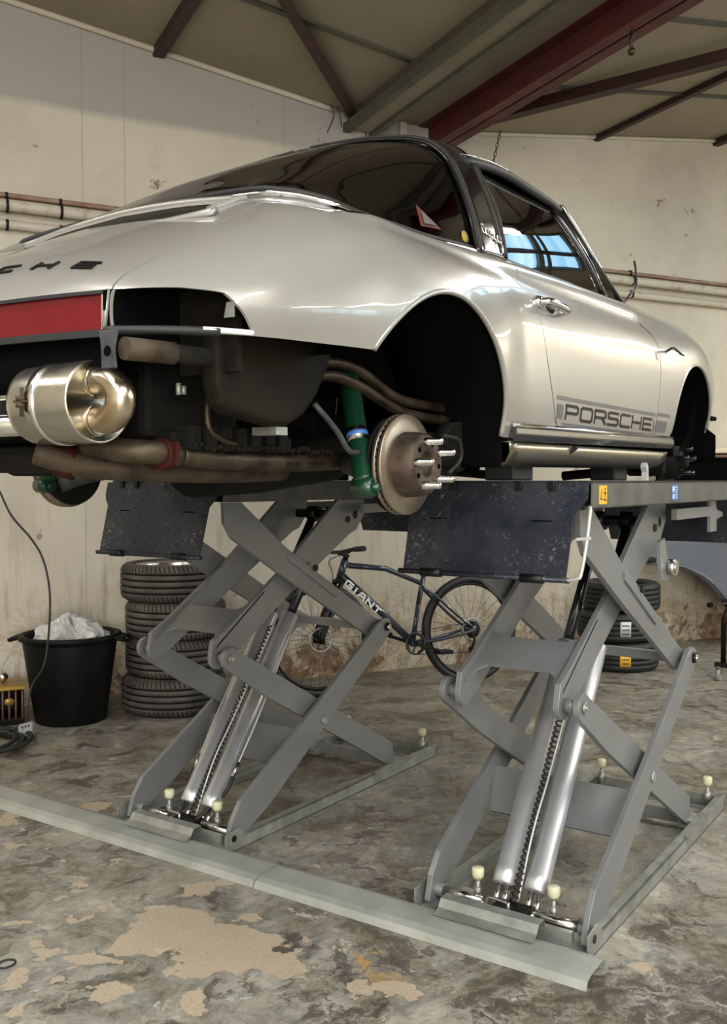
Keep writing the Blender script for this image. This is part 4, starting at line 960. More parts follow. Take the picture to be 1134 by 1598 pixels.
# suspension both sides
for sd in (-1, 1):
    def SW(x, y, z): p = CW(x, y, z); return V((p.x, p.y if sd < 0 else -p.y, p.z))
    hx, hz = 2.10, 1.421; out = V((0, sd, 0))
    o = MB(); R = .129
    o.lathe([(.083, 0), (R - .001, 0), (R, -.002), (R, -.008), (R - .001, -.009), (.10, -.009)], SW(hx, 1.288, hz), out, 72)
    o.lathe([(.10, -.017), (R - .001, -.017), (R, -.019), (R, -.025), (R - .001, -.026), (.06, -.026)], SW(hx, 1.288, hz), out, 72)
    o.lathe([(.0845, -.001), (.088, -.004)], SW(hx, 1.288, hz), out, 72); dsk = cb('brake_disc', o, 'disc')
    o = MB(); a0 = SW(hx, 1.288, hz) - out * .013
    for k in range(44):
        t = 2 * PI * k / 44; d = V((math.cos(t), 0, math.sin(t))); e = V((-math.sin(t), 0, math.cos(t)))
        o.obox(a0 + d * .112, d * .0155, e * .0018, out * .0045)
    o.lathe([(.09, -.004), (.122, -.004), (.122, .004), (.09, .004)], a0, out, 40); o.build('cooling_vanes', 'black', dsk)
    o = MB(); o.lathe([(.084, 0), (.082, .030), (.078, .052), (.070, .059), (.066, .060), (.034, .060), (.033, .05), (.033, .02), (0, .02)], SW(hx, 1.288, hz), out, 64); hb = o.build('disc_hat', 'hub', dsk)
    for k in range(5):
        t = 2 * PI * k / 5 + .55; p = SW(hx, 1.228, hz) + V((math.cos(t), 0, math.sin(t))) * .058
        q = MB(); q.lathe([(0, .050), (.006, .050), (.009, .046), (.009, .016), (.011, .014), (.011, 0)], p, out, 12); q.build('wheel_stud', 'steel', dsk)
        t += .63; p = SW(hx, 1.228, hz) + V((math.cos(t), 0, math.sin(t))) * .055; q = MB(); q.lathe([(0, .0012), (.007, .0012), (.007, 0)], p, out, 10); q.build('flange_hole', 'interior', dsk)
    o = MB(); o.lathe([(0, 0), (.118, 0), (.122, -.004), (.118, -.008), (0, -.008)], SW(hx, 1.33, hz), out, 40); cb('dust_shield', o, 'under')
    # trailing arm
    o = MB(); o.tube(cr([SW(2.03, 1.345, 1.378), SW(2.10, 1.40, 1.41), SW(2.26, 1.48, 1.44), SW(2.42, 1.56, 1.47)], 5), .040, 14); cb('trailing_arm', o, 'bracket')
    o = MB(); o.cyl(SW(2.10, 1.34, 1.42), SW(2.10, 1.80, 1.45), .018, 12); o.tube([SW(2.10, 1.36, 1.42), SW(2.10, 1.40, 1.422), SW(2.10, 1.44, 1.425), SW(2.10, 1.48, 1.43)], [.05, .045, .04, .032], 16); cb('axle_shaft', o, 'rubber')
    # damper
    dp, dq = SW(2.035, 1.43, 1.66), SW(1.985, 1.345, 1.385); ax_ = (dq - dp).normalized()
    o = MB(); o.cyl(dp, dq, .027, 24); o.tube([dq, dq + ax_ * .006, dq + ax_ * .012], [.027, .024, .012], 24); dm = cb('damper', o, 'green')
    o = MB(); m_ = dp.lerp(dq, .60); o.cyl(m_ - ax_ * .017, m_ + ax_ * .017, .0275, 24); lb = o.build('damper_label', 'steel', dm)
    o = MB(); o.cyl(m_ - ax_ * .006, m_ + ax_ * .006, .0278, 24); o.build('label_stripe', 'blue', lb)
    o = MB(); e_ = dq + ax_ * .022; o.cyl(e_ - out * -.03, e_ + out * -.03, .024, 20); o.cyl(e_ - out * -.045, e_ + out * -.04, .010, 12); o.build('damper_eye', 'green', dm)
    # handbrake cable / hose bracket
    o = MB(); o.tube(cr([SW(1.80, 1.36, 1.56), SW(1.86, 1.34, 1.50), SW(1.905, 1.335, 1.452), SW(1.95, 1.335, 1.45)], 4), .007, 6); cb('bracket_strap', o, 'bracket')
    o = MB(); o.tube(cr([SW(2.25, 1.27, 1.50), SW(2.32, 1.26, 1.49), SW(2.35, 1.27, 1.44), SW(2.30, 1.28, 1.40)], 5), .006, 8); cb('brake_hose', o, 'rubber')
    o = MB(); o.obox(SW(2.36, 1.42, 1.44), V((.07, 0, 0)), V((0, .10, 0)), V((0, 0, .05))); o.cyl(SW(2.22, 1.32, 1.45), SW(2.34, 1.32, 1.45), .035, 14); cb('spring_plate', o, 'under', bevel=.01)
    # front hub
    fx, fz = 4.36, 1.462
    o = MB(); o.lathe([(0, .0), (.125, 0), (.128, -.01), (.125, -.022), (0, -.022)], SW(fx, 1.30, fz), out, 48); o.lathe([(.075, 0), (.072, .05), (.03, .052), (.03, .075), (.022, .088), (0, .09)], SW(fx, 1.30, fz), out, 32); fd = cb('front_brake_disc', o, 'under')
    for k in range(5):
        t = 2 * PI * k / 5 + .3; p = SW(fx, 1.25, fz) + V((math.cos(t), 0, math.sin(t))) * .058
        q = MB(); q.lathe([(0, .060), (.007, .060), (.010, .055), (.010, 0)], p, out, 10); q.build('wheel_stud', 'rod', fd)
    o = MB(); o.obox(SW(fx - .10, 1.33, fz + .02), V((.03, 0, .01)), V((0, .05, 0)), V((0, 0, .07))); cb('brake_caliper', o, 'under', bevel=.01)
    o = MB(); o.cyl(SW(fx, 1.40, fz), SW(fx + .03, 1.50, fz + .38), .03, 16); o.cyl(SW(fx, 1.33, fz - .02), SW(fx, 1.80, fz - .06), .022, 12); cb('front_strut', o, 'under')

# ---------------------------------------------------------------- scissor lifts (built at the right-hand one, then copied)
LX, LY, LW = 2.62, 1.0, .56
lift = empty('scissor_lift', (LX, LY, 0), 'grey scissor lift nearest the camera, carrying the right side of the car', 'car lift', 'scissor lifts under the car')
def arc(c, r, a0, a1, n=8): return [(c[0] + r * math.cos(math.radians(a0 + (a1 - a0) * i / n)), c[1] + r * math.sin(math.radians(a0 + (a1 - a0) * i / n))) for i in range(n + 1)]
def plate(name, pts, ly, th, m='liftgrey', parent=lift, bevel=.002, holes=()):
    mb = MB(); mb.prism([V((a, ly, b)) for a, b in pts], (0, th, 0)); return mb.build(name, m, parent, bevel=bevel)
def pair(fn):                  # right side at ly, mirrored left side
    fn(lambda y, t: (y, t)); fn(lambda y, t: (LW - y - t, t))
P1, P2, P3 = (1.105, .705), (.082, .708), (.615, .372)
outer = [(.018, .03), (.040, .105), (.090, .170), (.60, .462), (.98, .692), (1.03, .725), (1.07, .742)] + arc(P1, .040, 110, -50) + [(1.09, .640), (.775, .443), (.45, .232), (.25, .108), (.155, .062), (.105, .045), (.078, .014), (.03, .012)]
inner = arc(P2, .042, 235, 50, 10) + [(.60, .470), (.96, .272), (1.215, .135), (1.235, .03), (1.215, .012), (.90, .190), (.60, .355), (.30, .520)]
uppA = [(.05, 1.296), (.15, 1.296), (.41, 1.115), (1.07, .748), (1.135, .72), (1.12, .66), (1.03, .665), (.95, .705), (.416, .985), (.10, 1.16), (.055, 1.22)]
uppB = arc(P2, .046, 315, 170, 10) + [(.05, .775), (.13, .815), (.45, 1.005), (.86, 1.296), (1.065, 1.296), (1.06, 1.22), (1.00, 1.155), (.95, 1.14), (.56, .935), (.20, .725)]
def mk(pos):
    y, t = pos(.006, .020); lo = plate('lower_arm', outer, y, t)
    y, t = pos(.045, .020); li = plate('lower_arm', inner, y, t)
    y, t = pos(.048, .020); plate('upper_arm', uppA, y, t)
    y, t = pos(.105, .020); plate('upper_arm', uppB, y, t)
    # stiffener on upper arm, pins, spacers
    y, t = pos(.040, .010); plate('arm_stiffener', [(.42, 1.085), (.45, 1.075), (.78, .885), (.76, .870), (.43, 1.055)], y, t)
    for c, a, b, r, nm, mm in ((P1, -.004, .006, .020, 'pin_head', 'black'), (P1, -.010, -.002, .013, 'pin_nut', 'steel'), (P2, .036, .045, .018, 'pin_head', 'galv'), (P3, -.002, .006, .018, 'pin_head', 'galv'),
                       (P2, .065, .105, .022, 'spacer', 'liftgrey'), (P1, .026, .048, .024, 'spacer', 'liftgrey'), (P3, .026, .045, .022, 'spacer', 'liftgrey'), ((.61, 1.012), .040, .048, .014, 'pin_head', 'black'), ((.61, 1.012), .068, .105, .02, 'spacer', 'liftgrey'), ((.93, 1.205), .099, .105, .014, 'pin_head', 'black')):
        y, t = pos(a, b - a); mb = MB(); mb.cyl((c[0], y, c[1]), (c[0], y + t, c[1]), r, 24); mb.build(nm, mm, lift)
    for c, hy in ((P2, .034), (P1, -.012)):
        y, t = pos(hy, .004); mb = MB(); mb.cyl((c[0], y, c[1]), (c[0], y + t, c[1]), .008, 6); mb.build('pin_bolt', 'steel', lift)
    # base rail: channel with flange
    y, t = pos(-.012, .006); plate('base_rail', [(-.015, 0), (-.015, .075), (.06, .085), (.10, .052), (1.54, .052), (1.54, 0)], y, t, 'galv', bevel=.001)
    y, t = pos(-.012, .034); mb = MB(); mb.box((.10, y, .046), (1.54, y + t, .052)); mb.box((.0, y, 0), (1.54, y + t, .006)); mb.build('rail_flange', 'galv', lift)
    y, t = pos(-.016, .012); mb = MB(); mb.box((.98, y, .050), (1.535, y + t, .062)); mb.build('rail_cap', 'galv', lift)
    y, t = pos(.0, .05); mb = MB(); mb.box((.01, y, .006), (.12, y + t, .016)); mb.cyl((.075, y, .05), (.075, y + t, .05), .022, 16); mb.build('foot_hinge', 'galv', lift, bevel=.001)
    y, t = pos(-.014, .003); mb = MB(); mb.cyl((.03, y, .05), (.03, y + t, .05), .013, 16); mb.build('rail_hole', 'black', lift)
    y, t = pos(.030, .055); mb = MB(); mb.box((1.19, y, .008), (1.29, y + t, .045)); mb.build('slider_block', 'galv', lift, bevel=.003)
    # rubber-capped stops on threaded pins
    for lx, ly in ((.115, .15), (1.50, .05)):
        yy = pos(ly - .01, .02)[0] + .01
        mb = MB(); mb.cyl((lx, yy, .02), (lx, yy, .10), .008, 10); mb.cyl((lx, yy, .035), (lx, yy, .075), .014, 6); sp = mb.build('stop_pin', 'galv', lift)
        mb = MB(); mb.lathe([(0, .137), (.017, .137), (.020, .132), (.020, .112), (.014, .100), (0, .100)], (lx, yy, 0), (0, 0, 1), 20); mb.build('stop_pad', 'nylon', sp)
pair(mk)
mb = MB(); mb.box((1.53, -.012, 0), (1.54, LW + .012, .052)); mb.box((1.49, -.012, .0), (1.54, LW + .012, .006)); mb.build('end_rail', 'galv', lift)
mb = MB(); mb.box((1.22, .06, .016), (1.245, LW - .06, .065)); mb.build('slider_bar', 'liftgrey', lift, bevel=.002)
mb = MB(); mb.prism([(.44, .026, .205), (.452, .026, .197), (.505, .026, .345), (.493, .026, .353)], (0, LW - .052, 0)); mb.build('cross_plate', 'liftgrey', lift)
mb = MB(); mb.box((1.06, .068, .688), (1.10, LW - .068, .722)); mb.build('cross_bar', 'liftgrey', lift, bevel=.003)
# H-shaped plate joining the two inner upper arms
def hp(t, y):                   # t along the arm from the pin
    a = V((.075, 0, .735)); d = V((.86 - .13, 0, 1.296 - .815)).normalized(); n = V((-d.z, 0, d.x)); q = a + d * t + n * .012; return V((q.x, y, q.z))
ou = [(0, .105), (.0, .135), (.055, .150), (.075, .175), (.075, .385), (.055, .41), (0, .425), (0, .455), (.34, .455), (.34, .438), (.24, .430), (.215, .400), (.215, .160), (.24, .13), (.34, .122), (.34, .105)]
d_ = V((.73, 0, .481)).normalized(); n_ = V((-d_.z, 0, d_.x))
mb = MB(); mb.prism([hp(t, y) for t, y in ou], n_ * .008); mb.build('bridge_plate', 'liftgrey', lift, bevel=.001)
mb = MB(); mb.cyl((.99, .105, 1.225), (.99, LW - .105, 1.225), .020, 20); 
mb.build('rod_shaft', 'black', lift)
# hydraulic cylinders
cb0, cb1, cb2 = V((.150, 0, .085)), V((.665, 0, .795)), V((.985, 0, 1.225)); cd = (cb1 - cb0).normalized()
for y in (.225, .335):
    Y_ = V((0, y, 0)); mb = MB(); mb.tube([cb0 + Y_, cb0 + Y_ + cd * .004, cb0 + Y_ + cd * .05, cb0 + Y_ + cd * .052, cb1 + Y_ - cd * .004, cb1 + Y_], [.034, .039, .039, .037, .037, .033], 36); c_ = mb.build('hydraulic_cylinder', 'cyl', lift)
    mb = MB(); mb.cyl(cb1 + Y_, cb2 + Y_, .019, 24); mb.build('piston_rod', 'rod', lift)
    mb = MB(); mb.cyl(cb2 + Y_ + V((0, -.024, 0)), cb2 + Y_ + V((0, .024, 0)), .036, 24); mb.build('rod_eye', 'black', lift)
    mb = MB(); q = cb0 + Y_ - cd * .075; mb.cyl(cb0 + Y_ + V((0, -.016, 0)), q + V((0, -.016, 0)), .011, 8); mb.cyl(cb0 + Y_ + V((0, .014, 0)), q + V((0, .014, 0)), .011, 8); mb.cyl(q + V((0, -.03, 0)), q + V((0, .03, 0)), .022, 16); mb.build('cylinder_foot', 'steel', lift)
mb = MB(); pts = []
for k in range(44 * 12):
    t = k / (44 * 12 - 1); a = k / 12 * 2 * PI; c_ = cb0.lerp(cb1, -.05 + .97 * t) + V((0, .280, 0)) + V((-cd.z, 0, cd.x)) * .022
    pts.append(c_ + V((0, math.cos(a) * .011, 0)) + V((-cd.z, 0, cd.x)) * math.sin(a) * .011)
mb.tube(pts, .0034, 5); mb.build('coiled_hose', 'cable', lift)
mb = MB(); mb.tube(cr([cb0 + V((-.03, .272, -.03)), cb0.lerp(cb1, .2) + V((-.03, .266, .03)), cb0.lerp(cb1, .45) + V((-.03, .262, .02)), cb0.lerp(cb1, .95) + V((-.03, .258, .02))], 8), .0035, 8); mb.build('pipe_line', 'whitebar', lift)
# foot block with valve and angled cover
mb = MB(); mb.box((.02, .045, .0), (.18, LW - .045, .012)); mb.box((.035, .06, .012), (.055, LW - .06, .045)); mb.build('foot_plate', 'galv', lift, bevel=.001)
for a_, b_, c_, e_ in ((.05, .19, .08, .13), (LW - .19, LW - .05, .43, .48)):
    mb = MB(); mb.cyl((.075, a_, .05), (.075, b_, .05), .016, 16); mb.box((.07, c_, .012), (.15, e_, .045)); mb.build('foot_axle', 'steel', lift)
mb = MB(); mb.box((.045, .215, .02), (.11, .33, .06)); mb.build('valve_block', 'black', lift, bevel=.003)
mb = MB(); mb.tube(cr([(.02, .255, .03), (.015, .255, .085), (.02, .262, .092), (.025, .32, .092), (.03, .325, .08), (.03, .325, .03)], 4), .005, 8); mb.build('guard_loop', 'steel', lift)
mb = MB(); sec = [(-.075, .040), (-.045, .052), (-.030, .075), (.005, .078), (.02, .05)]
mb.grid([[V((a, y, b)) for a, b in sec] for y in (.135, .465)], smooth=False); mb.build('angled_cover', 'galv', lift, solid=.003)
# platform
mb = MB(); mb.box((-.02, -.015, 1.372), (1.62, .575, 1.380)); pf = mb.build('platform_top', 'ramp', lift)
mb = MB(); mb.box((-.02, -.015, 1.300), (1.62, -.010, 1.379)); mb.box((-.02, -.015, 1.300), (1.62, .01, 1.304)); mb.build('platform_side', 'platside', lift)
mb = MB(); mb.box((-.02, .570, 1.300), (1.62, .575, 1.379)); mb.box((-.02, .55, 1.300), (1.62, .575, 1.304)); mb.build('platform_side', 'platside', lift)
mb = MB()
for y in (.09, .45): mb.box((.0, y, 1.30), (1.6, y + .012, 1.372))
for x_ in (0, .4, .8, 1.2, 1.6): mb.box((x_, -.01, 1.31), (x_ + .01, .57, 1.372))
mb.build('platform_ribs', 'black', lift)
mb = MB(); mb.box((.95, .03, 1.235), (1.50, .05, 1.275)); mb.build('slide_rail', 'liftgrey', lift)
mb = MB(); mb.box((.95, .51, 1.235), (1.50, .53, 1.275)); mb.build('slide_rail', 'liftgrey', lift)
mb = MB(); mb.prism([(1.42, .03, 1.30), (1.42, .03, 1.17), (1.52, .03, 1.17), (1.52, .03, 1.22), (1.62, .03, 1.23), (1.62, .03, 1.245), (1.52, .03, 1.26), (1.50, .03, 1.30)], (0, .012, 0)); mb.build('end_bracket', 'liftgrey', lift)
# hanging ramp plate with raised lozenges
rt = V((-.027, 0, 1.372)); rb = V((-.098, 0, 1.104))
rdir = (rb - rt); rn = V((-1, 0, -.0)).cross(V((0, 1, 0))); rn = V((rdir.z, 0, -rdir.x)).normalized()
if rn.x > 0: rn = -rn
def rp_(y, v, h=0): return rt + rdir * v + V((0, y, 0)) + rn * h
mb = MB(); mb.prism([rp_(a, b) for a, b in [(-.008, 0), (-.008, .17), (.006, .24), (.026, .34), (.030, 1), (.560, 1), (.564, .34), (.584, .24), (.590, .17), (.590, 0)]], rn * .005)
for i in range(19):
    for j in range(10):
        y, v = .045 + i * .0275, .06 + j * .098
        if v < .32 and (y < .02 or y > .57): continue
        if (i + j) % 2: continue
        sg = 1 if j % 2 else -1; a = rp_(y, v, .005); du = (V((0, 1, 0)) * .7 + rdir.normalized() * .7 * sg); dv = (V((0, 1, 0)) * -.7 * sg + rdir.normalized() * .7)
        L1, W1 = .013, .0032
        mb.add([a + du * L1, a + dv * W1, a - du * L1, a - dv * W1, a + du * L1 * .6 + rn * .0016, a - du * L1 * .6 + rn * .0016], [(0, 1, 4), (1, 5, 4), (1, 2, 5), (2, 3, 5), (3, 4, 5), (3, 0, 4)])
ramp = mb.build('ramp_plate', 'ramp', lift)
mb = MB(); mb.cyl(rp_(.02, 1.01, .004), rp_(.575, 1.01, .004), .008, 14); mb.build('ramp_rod', 'ramp', ramp)
for y in (.13, .46):
    mb = MB(); mb.cyl(rp_(y - .035, 1.01, .004), rp_(y + .035, 1.01, .004), .013, 14); mb.build('rod_sleeve', 'black', ramp)
for y in (.10, .20, .42, .50):
    mb = MB(); c_ = rp_(y, .03, .008); mb.box((c_.x - .008, c_.y - .010, c_.z - .014), (c_.x + .008, c_.y + .010, c_.z + .012)); mb.build('hinge_knuckle', 'black', ramp, bevel=.002)
for y in (.12, .46):
    mb = MB(); mb.prism([rp_(y - .03, .40, .0055), rp_(y + .03, .40, .0055), rp_(y + .03, .412, .0055), rp_(y - .03, .412, .0055)], rn * .001); mb.build('ramp_slot', 'interior', ramp)
# far ramp, folded down too
mb = MB(); mb.prism([(1.63, -.008, 1.372), (1.71, .02, 1.11), (1.71, .55, 1.11), (1.63, .585, 1.372)], (.006, 0, 0)); mb.build('ramp_plate', 'ramp', lift)

# the second lift
lift2 = copy_tree(lift); lift2.location = (LX, LY + 1.39, 0)
lift2['label'] = 'grey scissor lift under the left side of the car, standing beside the stacked old tyres'
# what only the right-hand one shows: warning stickers and the pale wire bracket at its ramp
def sticker(x0, x1, z0, z1, m, name): mb = MB(); mb.box((x0, -.0170, z0), (x1, -.015, z1)); return mb.build(name, m, lift)
for xc in (.058, 1.54):
    s_ = sticker(xc - .028, xc + .032, 1.312, 1.366, 'yellow', 'warning_sticker')
    mb = MB(); o_ = V((xc, -.0176, 0))
    mb.prism([o_ + V((-.022, 0, 1.325)), o_ + V((-.001, 0, 1.325)), o_ + V((-.0115, 0, 1.356))], (0, .0004, 0)); mb.build('warning_triangle', 'black', s_)
    mb = MB(); mb.prism([o_ + V((-.018, -.0005, 1.328)), o_ + V((-.005, -.0005, 1.328)), o_ + V((-.0115, -.0005, 1.349))], (0, .0002, 0)); mb.build('triangle_field', 'yellow', s_)
    mb = MB(); mb.box(o_ + V((.013, 0, 1.330)), o_ + V((.018, .0004, 1.350))); mb.box(o_ + V((.007, 0, 1.342)), o_ + V((.024, .0004, 1.346))); mb.sphere(o_ + V((.0155, 0, 1.356)), .004, 10, 6, (1, .1, 1)); mb.box(o_ + V((.006, 0, 1.322)), o_ + V((.025, .0004, 1.327))); mb.build('warning_figure', 'black', s_)
s_ = sticker(.728, .800, 1.312, 1.366, 'blue', 'info_sticker')
mb = MB(); o_ = V((.728, -.0176, 0))
mb.box(o_ + V((.006, 0, 1.342)), o_ + V((.026, .0004, 1.360))); mb.box(o_ + V((.010, 0, 1.318)), o_ + V((.024, .0004, 1.333)))
for k in range(5): mb.box(o_ + V((.036, 0, 1.320 + .009 * k)), o_ + V((.064, .0004, 1.3225 + .009 * k)))
mb.build('sticker_print', 'white', s_)
mb = MB(); mb.tube(cr([(-.035, -.008, 1.30), (-.05, -.018, 1.305), (-.075, -.030, 1.30), (-.085, -.032, 1.28), (-.10, -.028, 1.20), (-.11, -.018, 1.125), (-.112, -.008, 1.110), (-.104, .03, 1.102)], 5), .005, 10)
wb = mb.build('wire_bracket', 'whitebar', lift)
mb = MB(); mb.bar((-.095, .0, 1.218), (-.096, -.038, 1.222), .012, .008); mb.build('bracket_clip', 'whitebar', wb)
mb = MB(); mb.cyl((.95, .03, 1.06), (.95, .058, 1.06), .030, 24); mb.cyl((.95, .026, 1.06), (.95, .03, 1.06), .022, 24)
pn = mb.build('end_roller', 'steel', lift); mb = MB(); mb.prism([(.84, .058, 1.16), (.90, .058, 1.17), (.975, .058, 1.03), (.94, .058, 1.01), (.86, .058, 1.02)], (0, .012, 0)); mb.build('roller_bracket', 'liftgrey', lift)
# hydraulic pipes running up beside the cylinders of the far lift
for y, sy in ((.175, -.02), (.385, .02)):
    mb = MB(); mb.tube(cr([cb0.lerp(cb1, .22) + V((0, y, 0)), cb0.lerp(cb1, .5) + V((0, y + sy * .2, 0)), cb0.lerp(cb1, .9) + V((0, y - sy * .5, 0))], 8), .004, 8); mb.build('pipe_line', 'whitebar', lift2)
    mb = MB(); a = cb0.lerp(cb1, .16) + V((0, y, 0)); mb.cyl(a, a + cd * .06, .008, 10); mb.build('pipe_fitting', 'steel', lift2)
    mb = MB(); mb.tube(cr([a, a - cd * .05, a - cd * .10 + V((0, -sy * 1.2, 0)), V((.08, .28 + (y - .28) * .4, .05))], 6), .008, 10); mb.build('hydraulic_hose', 'rubber', lift2)
# rubber blocks between the platforms and the sills
for i, (x_, y_, t_) in enumerate([(2.72, 1.30, 'rear pad under the right sill of the car'), (3.60, 1.30, 'front pad under the right sill of the car'), (2.72, 2.62, 'rear pad under the left sill of the car'), (3.60, 2.62, 'front pad under the left sill of the car')]):
    mb = MB(); mb.box((x_ - .07, y_ - .05, 1.3805), (x_ + .07, y_ + .05, 1.4435)); o = mb.build('rubber_block', 'rubber', None, bevel=.006); tag(o, 'black rubber block, ' + t_, 'lift pad', 'rubber pads between lift and sills')
mb = MB(); mb.prism([(3.42, 1.10, 1.381), (3.46, 1.10, 1.381), (3.455, 1.10, 1.43), (3.44, 1.10, 1.445), (3.425, 1.10, 1.43), (3.44, 1.10, 1.41), (3.44, 1.10, 1.395)], (0, .02, 0)); o = mb.build('wedge_clip', 'whitebar'); tag(o, 'small pale clip standing on the right lift platform below the sill', 'clip')

# ---- cable covers on the floor
def cover(name, y0, y1, label, m='galv'):
    sec = [(2.450, .0), (2.460, .022), (2.483, .030), (2.575, .034), (2.594, .030), (2.597, .0)]
    mb = MB(); mb.grid([[V((a, y, b)) for a, b in sec] for y in (y0, y1)], smooth=False); o = mb.build(name, m, solid=.003); return tag(o, label, 'cable cover', 'steel cable covers across the floor')
M['cover'] = noisy('dusty_steel_cover', (.30, .31, .27), (.42, .42, .37), 6, .42, .35, .55, bump=.03)
cover('cable_cover', .935, 2.112, 'dusty steel floor cover strip in front of the near lift, at the lower right', 'cover')
cover('cable_cover', 2.116, 5.2, 'dusty steel floor cover strip running left past the far lift', 'cover')

# ---------------------------------------------------------------- things standing around
def tyre(name, R, rw, H, label, group, loc, m='tyre', wheel=False, rot=0):
    r = empty(name, loc, label, 'tyre', group, rot)
    p = []; hw = H / 2; ri = rw
    out = [(R * .86, hw * .98), (R * .955, hw * .93), (R * .985, hw * .80)]
    prof_ = [(ri, -hw * .80), (ri + .01, -hw * .92), (ri + (R - ri) * .45, -hw), (R * .90, -hw * .96), (R * .965, -hw * .84), (R * .99, -hw * .70)]
    for g_ in (-.50, -.17, .17, .50):
        prof_ += [(R, hw * (g_ - .06)), (R - .010, hw * (g_ - .05)), (R - .010, hw * (g_ + .05)), (R, hw * (g_ + .06))]
    prof_ += [(R * .99, hw * .70), (R * .965, hw * .84), (R * .90, hw * .96), (ri + (R - ri) * .45, hw), (ri + .01, hw * .92), (ri, hw * .80)]
    mb = MB(); mb.lathe(prof_, (0, 0, H / 2), (0, 0, 1), 96); cas = mb.build('tyre_casing', m, r)
    mb = MB(); mb.lathe([(ri, -hw * .8), (ri - .004, -hw * .7), (ri + .02, -hw * .5), (ri + .02, hw * .5), (ri - .004, hw * .7), (ri, hw * .8)], (0, 0, H / 2), (0, 0, 1), 64); mb.build('tyre_liner', 'rubber', r)
    if wheel:
        mb = MB(); mb.lathe([(ri + .004, hw * .86), (ri - .004, hw * .90), (ri - .012, hw * .78), (ri - .016, hw * .3), (ri - .03, hw * .1), (ri - .04, -hw * .5), (.05, -hw * .45), (.04, -hw * .2), (0, -hw * .2)], (0, 0, H / 2), (0, 0, 1), 64); mb.build('wheel_rim', 'steel', r)
        mb = MB()
        for k in range(5):
            a = 2 * PI * k / 5; d = V((math.cos(a), math.sin(a), 0)); mb.bar(d * .05 + V((0, 0, H * .45)), d * (ri - .02) + V((0, 0, H * .5)), .05, .02)
        mb.build('rim_spokes', 'steel', r)
    return r
tx, ty = 4.165, 4.215; th = .222
names = ['dusty old tyre on the floor, lowest of the stack beside the black bin', 'dusty old tyre, second from the floor in the stack beside the black bin', 'dusty old tyre, third from the floor in the stack beside the black bin', 'old tyre on a bright alloy wheel, topmost of the stack beside the black bin']
for k in range(4):
    dx, dy = [(0, 0), (.012, -.008), (.006, -.012), (-.008, .006)][k]
    R = [.312, .303, .300, .305][k]
    tyre('tyre', R, .215, .222, names[k], 'old tyres stacked by the wall', (tx + dx, ty + dy, .0005 + k * .2225), wheel=(k == 3), rot=k * .7)
# new tyres with stickers at the right
bx = at(965, 1052, 2, 0); dr = V((bx.x, bx.y, 0)).normalized(); nx = bx + dr * .30
for k in range(3):
    H = .212; R = .285; t = tyre('tyre', R, .20, H, ['new black tyre with yellow label, lowest of the stack behind the near lift', 'new black tyre with a white label, middle of the stack behind the near lift', 'new black tyre with a yellow label, topmost of the stack behind the near lift'][k],
                                 'new tyres stacked behind the near lift', (nx.x + (.0, -.01, .03)[k], nx.y + (0, .02, .0)[k], .0005 + k * .2125), 'tyre_new')
    ang = math.atan2(-dr.y, -dr.x) + (.02, .10, -.02)[k]
    if k == 0: ang += -.10
    da = V((math.cos(ang), math.sin(ang), 0)); tt = V((-da.y, da.x, 0))
    if k == 2: ang2 = ang
    rows_ = []; a_c = ang + ((.24, .14, -.16)[k])
    for i in range(7):
        a = a_c + (i - 3) * .045; rows_.append([V((math.cos(a) * (R + .002), math.sin(a) * (R + .002), z)) for z in (.05, .16)])
    mb = MB(); mb.grid(rows_); lab = mb.build('tyre_label', ('yellow', 'whitebar', 'yellow')[k], t, solid=.001)
    mb = MB()
    for q in range(4):
        a = a_c + (q - 1.5) * .045
        for z in (.065, .095, .125):
            mb.add([V((math.cos(b) * (R + .0035), math.sin(b) * (R + .0035), zz)) for b, zz in ((a - .015, z), (a + .015, z), (a + .015, z + .012), (a - .015, z + .012))], [(0, 1, 2, 3)])
    mb.build('label_print', 'black', lab)

# bin with bag
bc = V((3.62, 4.50, 0)); bn = empty('waste_bin', bc, 'black plastic waste bin with side handles, standing by the wall at the left', 'bin')
mb = MB(); mb.lathe([(0, .0), (.190, .0), (.200, .008), (.262, .455), (.262, .47), (.285, .475), (.287, .50), (.270, .505), (.255, .50), (.252, .46), (.192, .02), (0, .02)], (0, 0, 0), (0, 0, 1), 72); mb.build('bin_body', 'plastic', bn)
for sg in (-1, 1):
    d = V((math.sin(YAW), -math.cos(YAW), 0)) * sg; e = V((-d.y, d.x, 0))
    mb = MB(); mb.tube(cr([d * .27 + e * .075 + V((0, 0, .485)), d * .325 + e * .065 + V((0, 0, .472)), d * .34 + V((0, 0, .462)), d * .325 - e * .065 + V((0, 0, .472)), d * .27 - e * .075 + V((0, 0, .485))], 5), .012, 8)
    mb.prism([d * .265 + e * .08 + V((0, 0, .488)), d * .325 + e * .06 + V((0, 0, .478)), d * .325 - e * .06 + V((0, 0, .478)), d * .265 - e * .08 + V((0, 0, .488))], (0, 0, .008)); mb.build('bin_handle', 'plastic', bn)
M['bag'] = mat('clear_plastic_bag', (.80, .79, .76), .22); M['bag'].node_tree.nodes['Principled BSDF'].inputs['Transmission Weight'].default_value = .35
random.seed(3); mb = MB(); vs = []; seg, rg = 40, 16
for i in range(rg + 1):
    th_ = PI * .5 * i / rg
    for k in range(seg):
        ph = 2 * PI * k / seg; rr = 1 + .10 * math.sin(5 * ph + 3 * th_) + .07 * math.sin(11 * ph + i) + random.uniform(-.05, .05)
        vs.append(V((.215 * rr * math.sin(th_) * math.cos(ph), .205 * rr * math.sin(th_) * math.sin(ph), .42 + .155 * rr * math.cos(th_) + .02 * math.sin(7 * ph))))
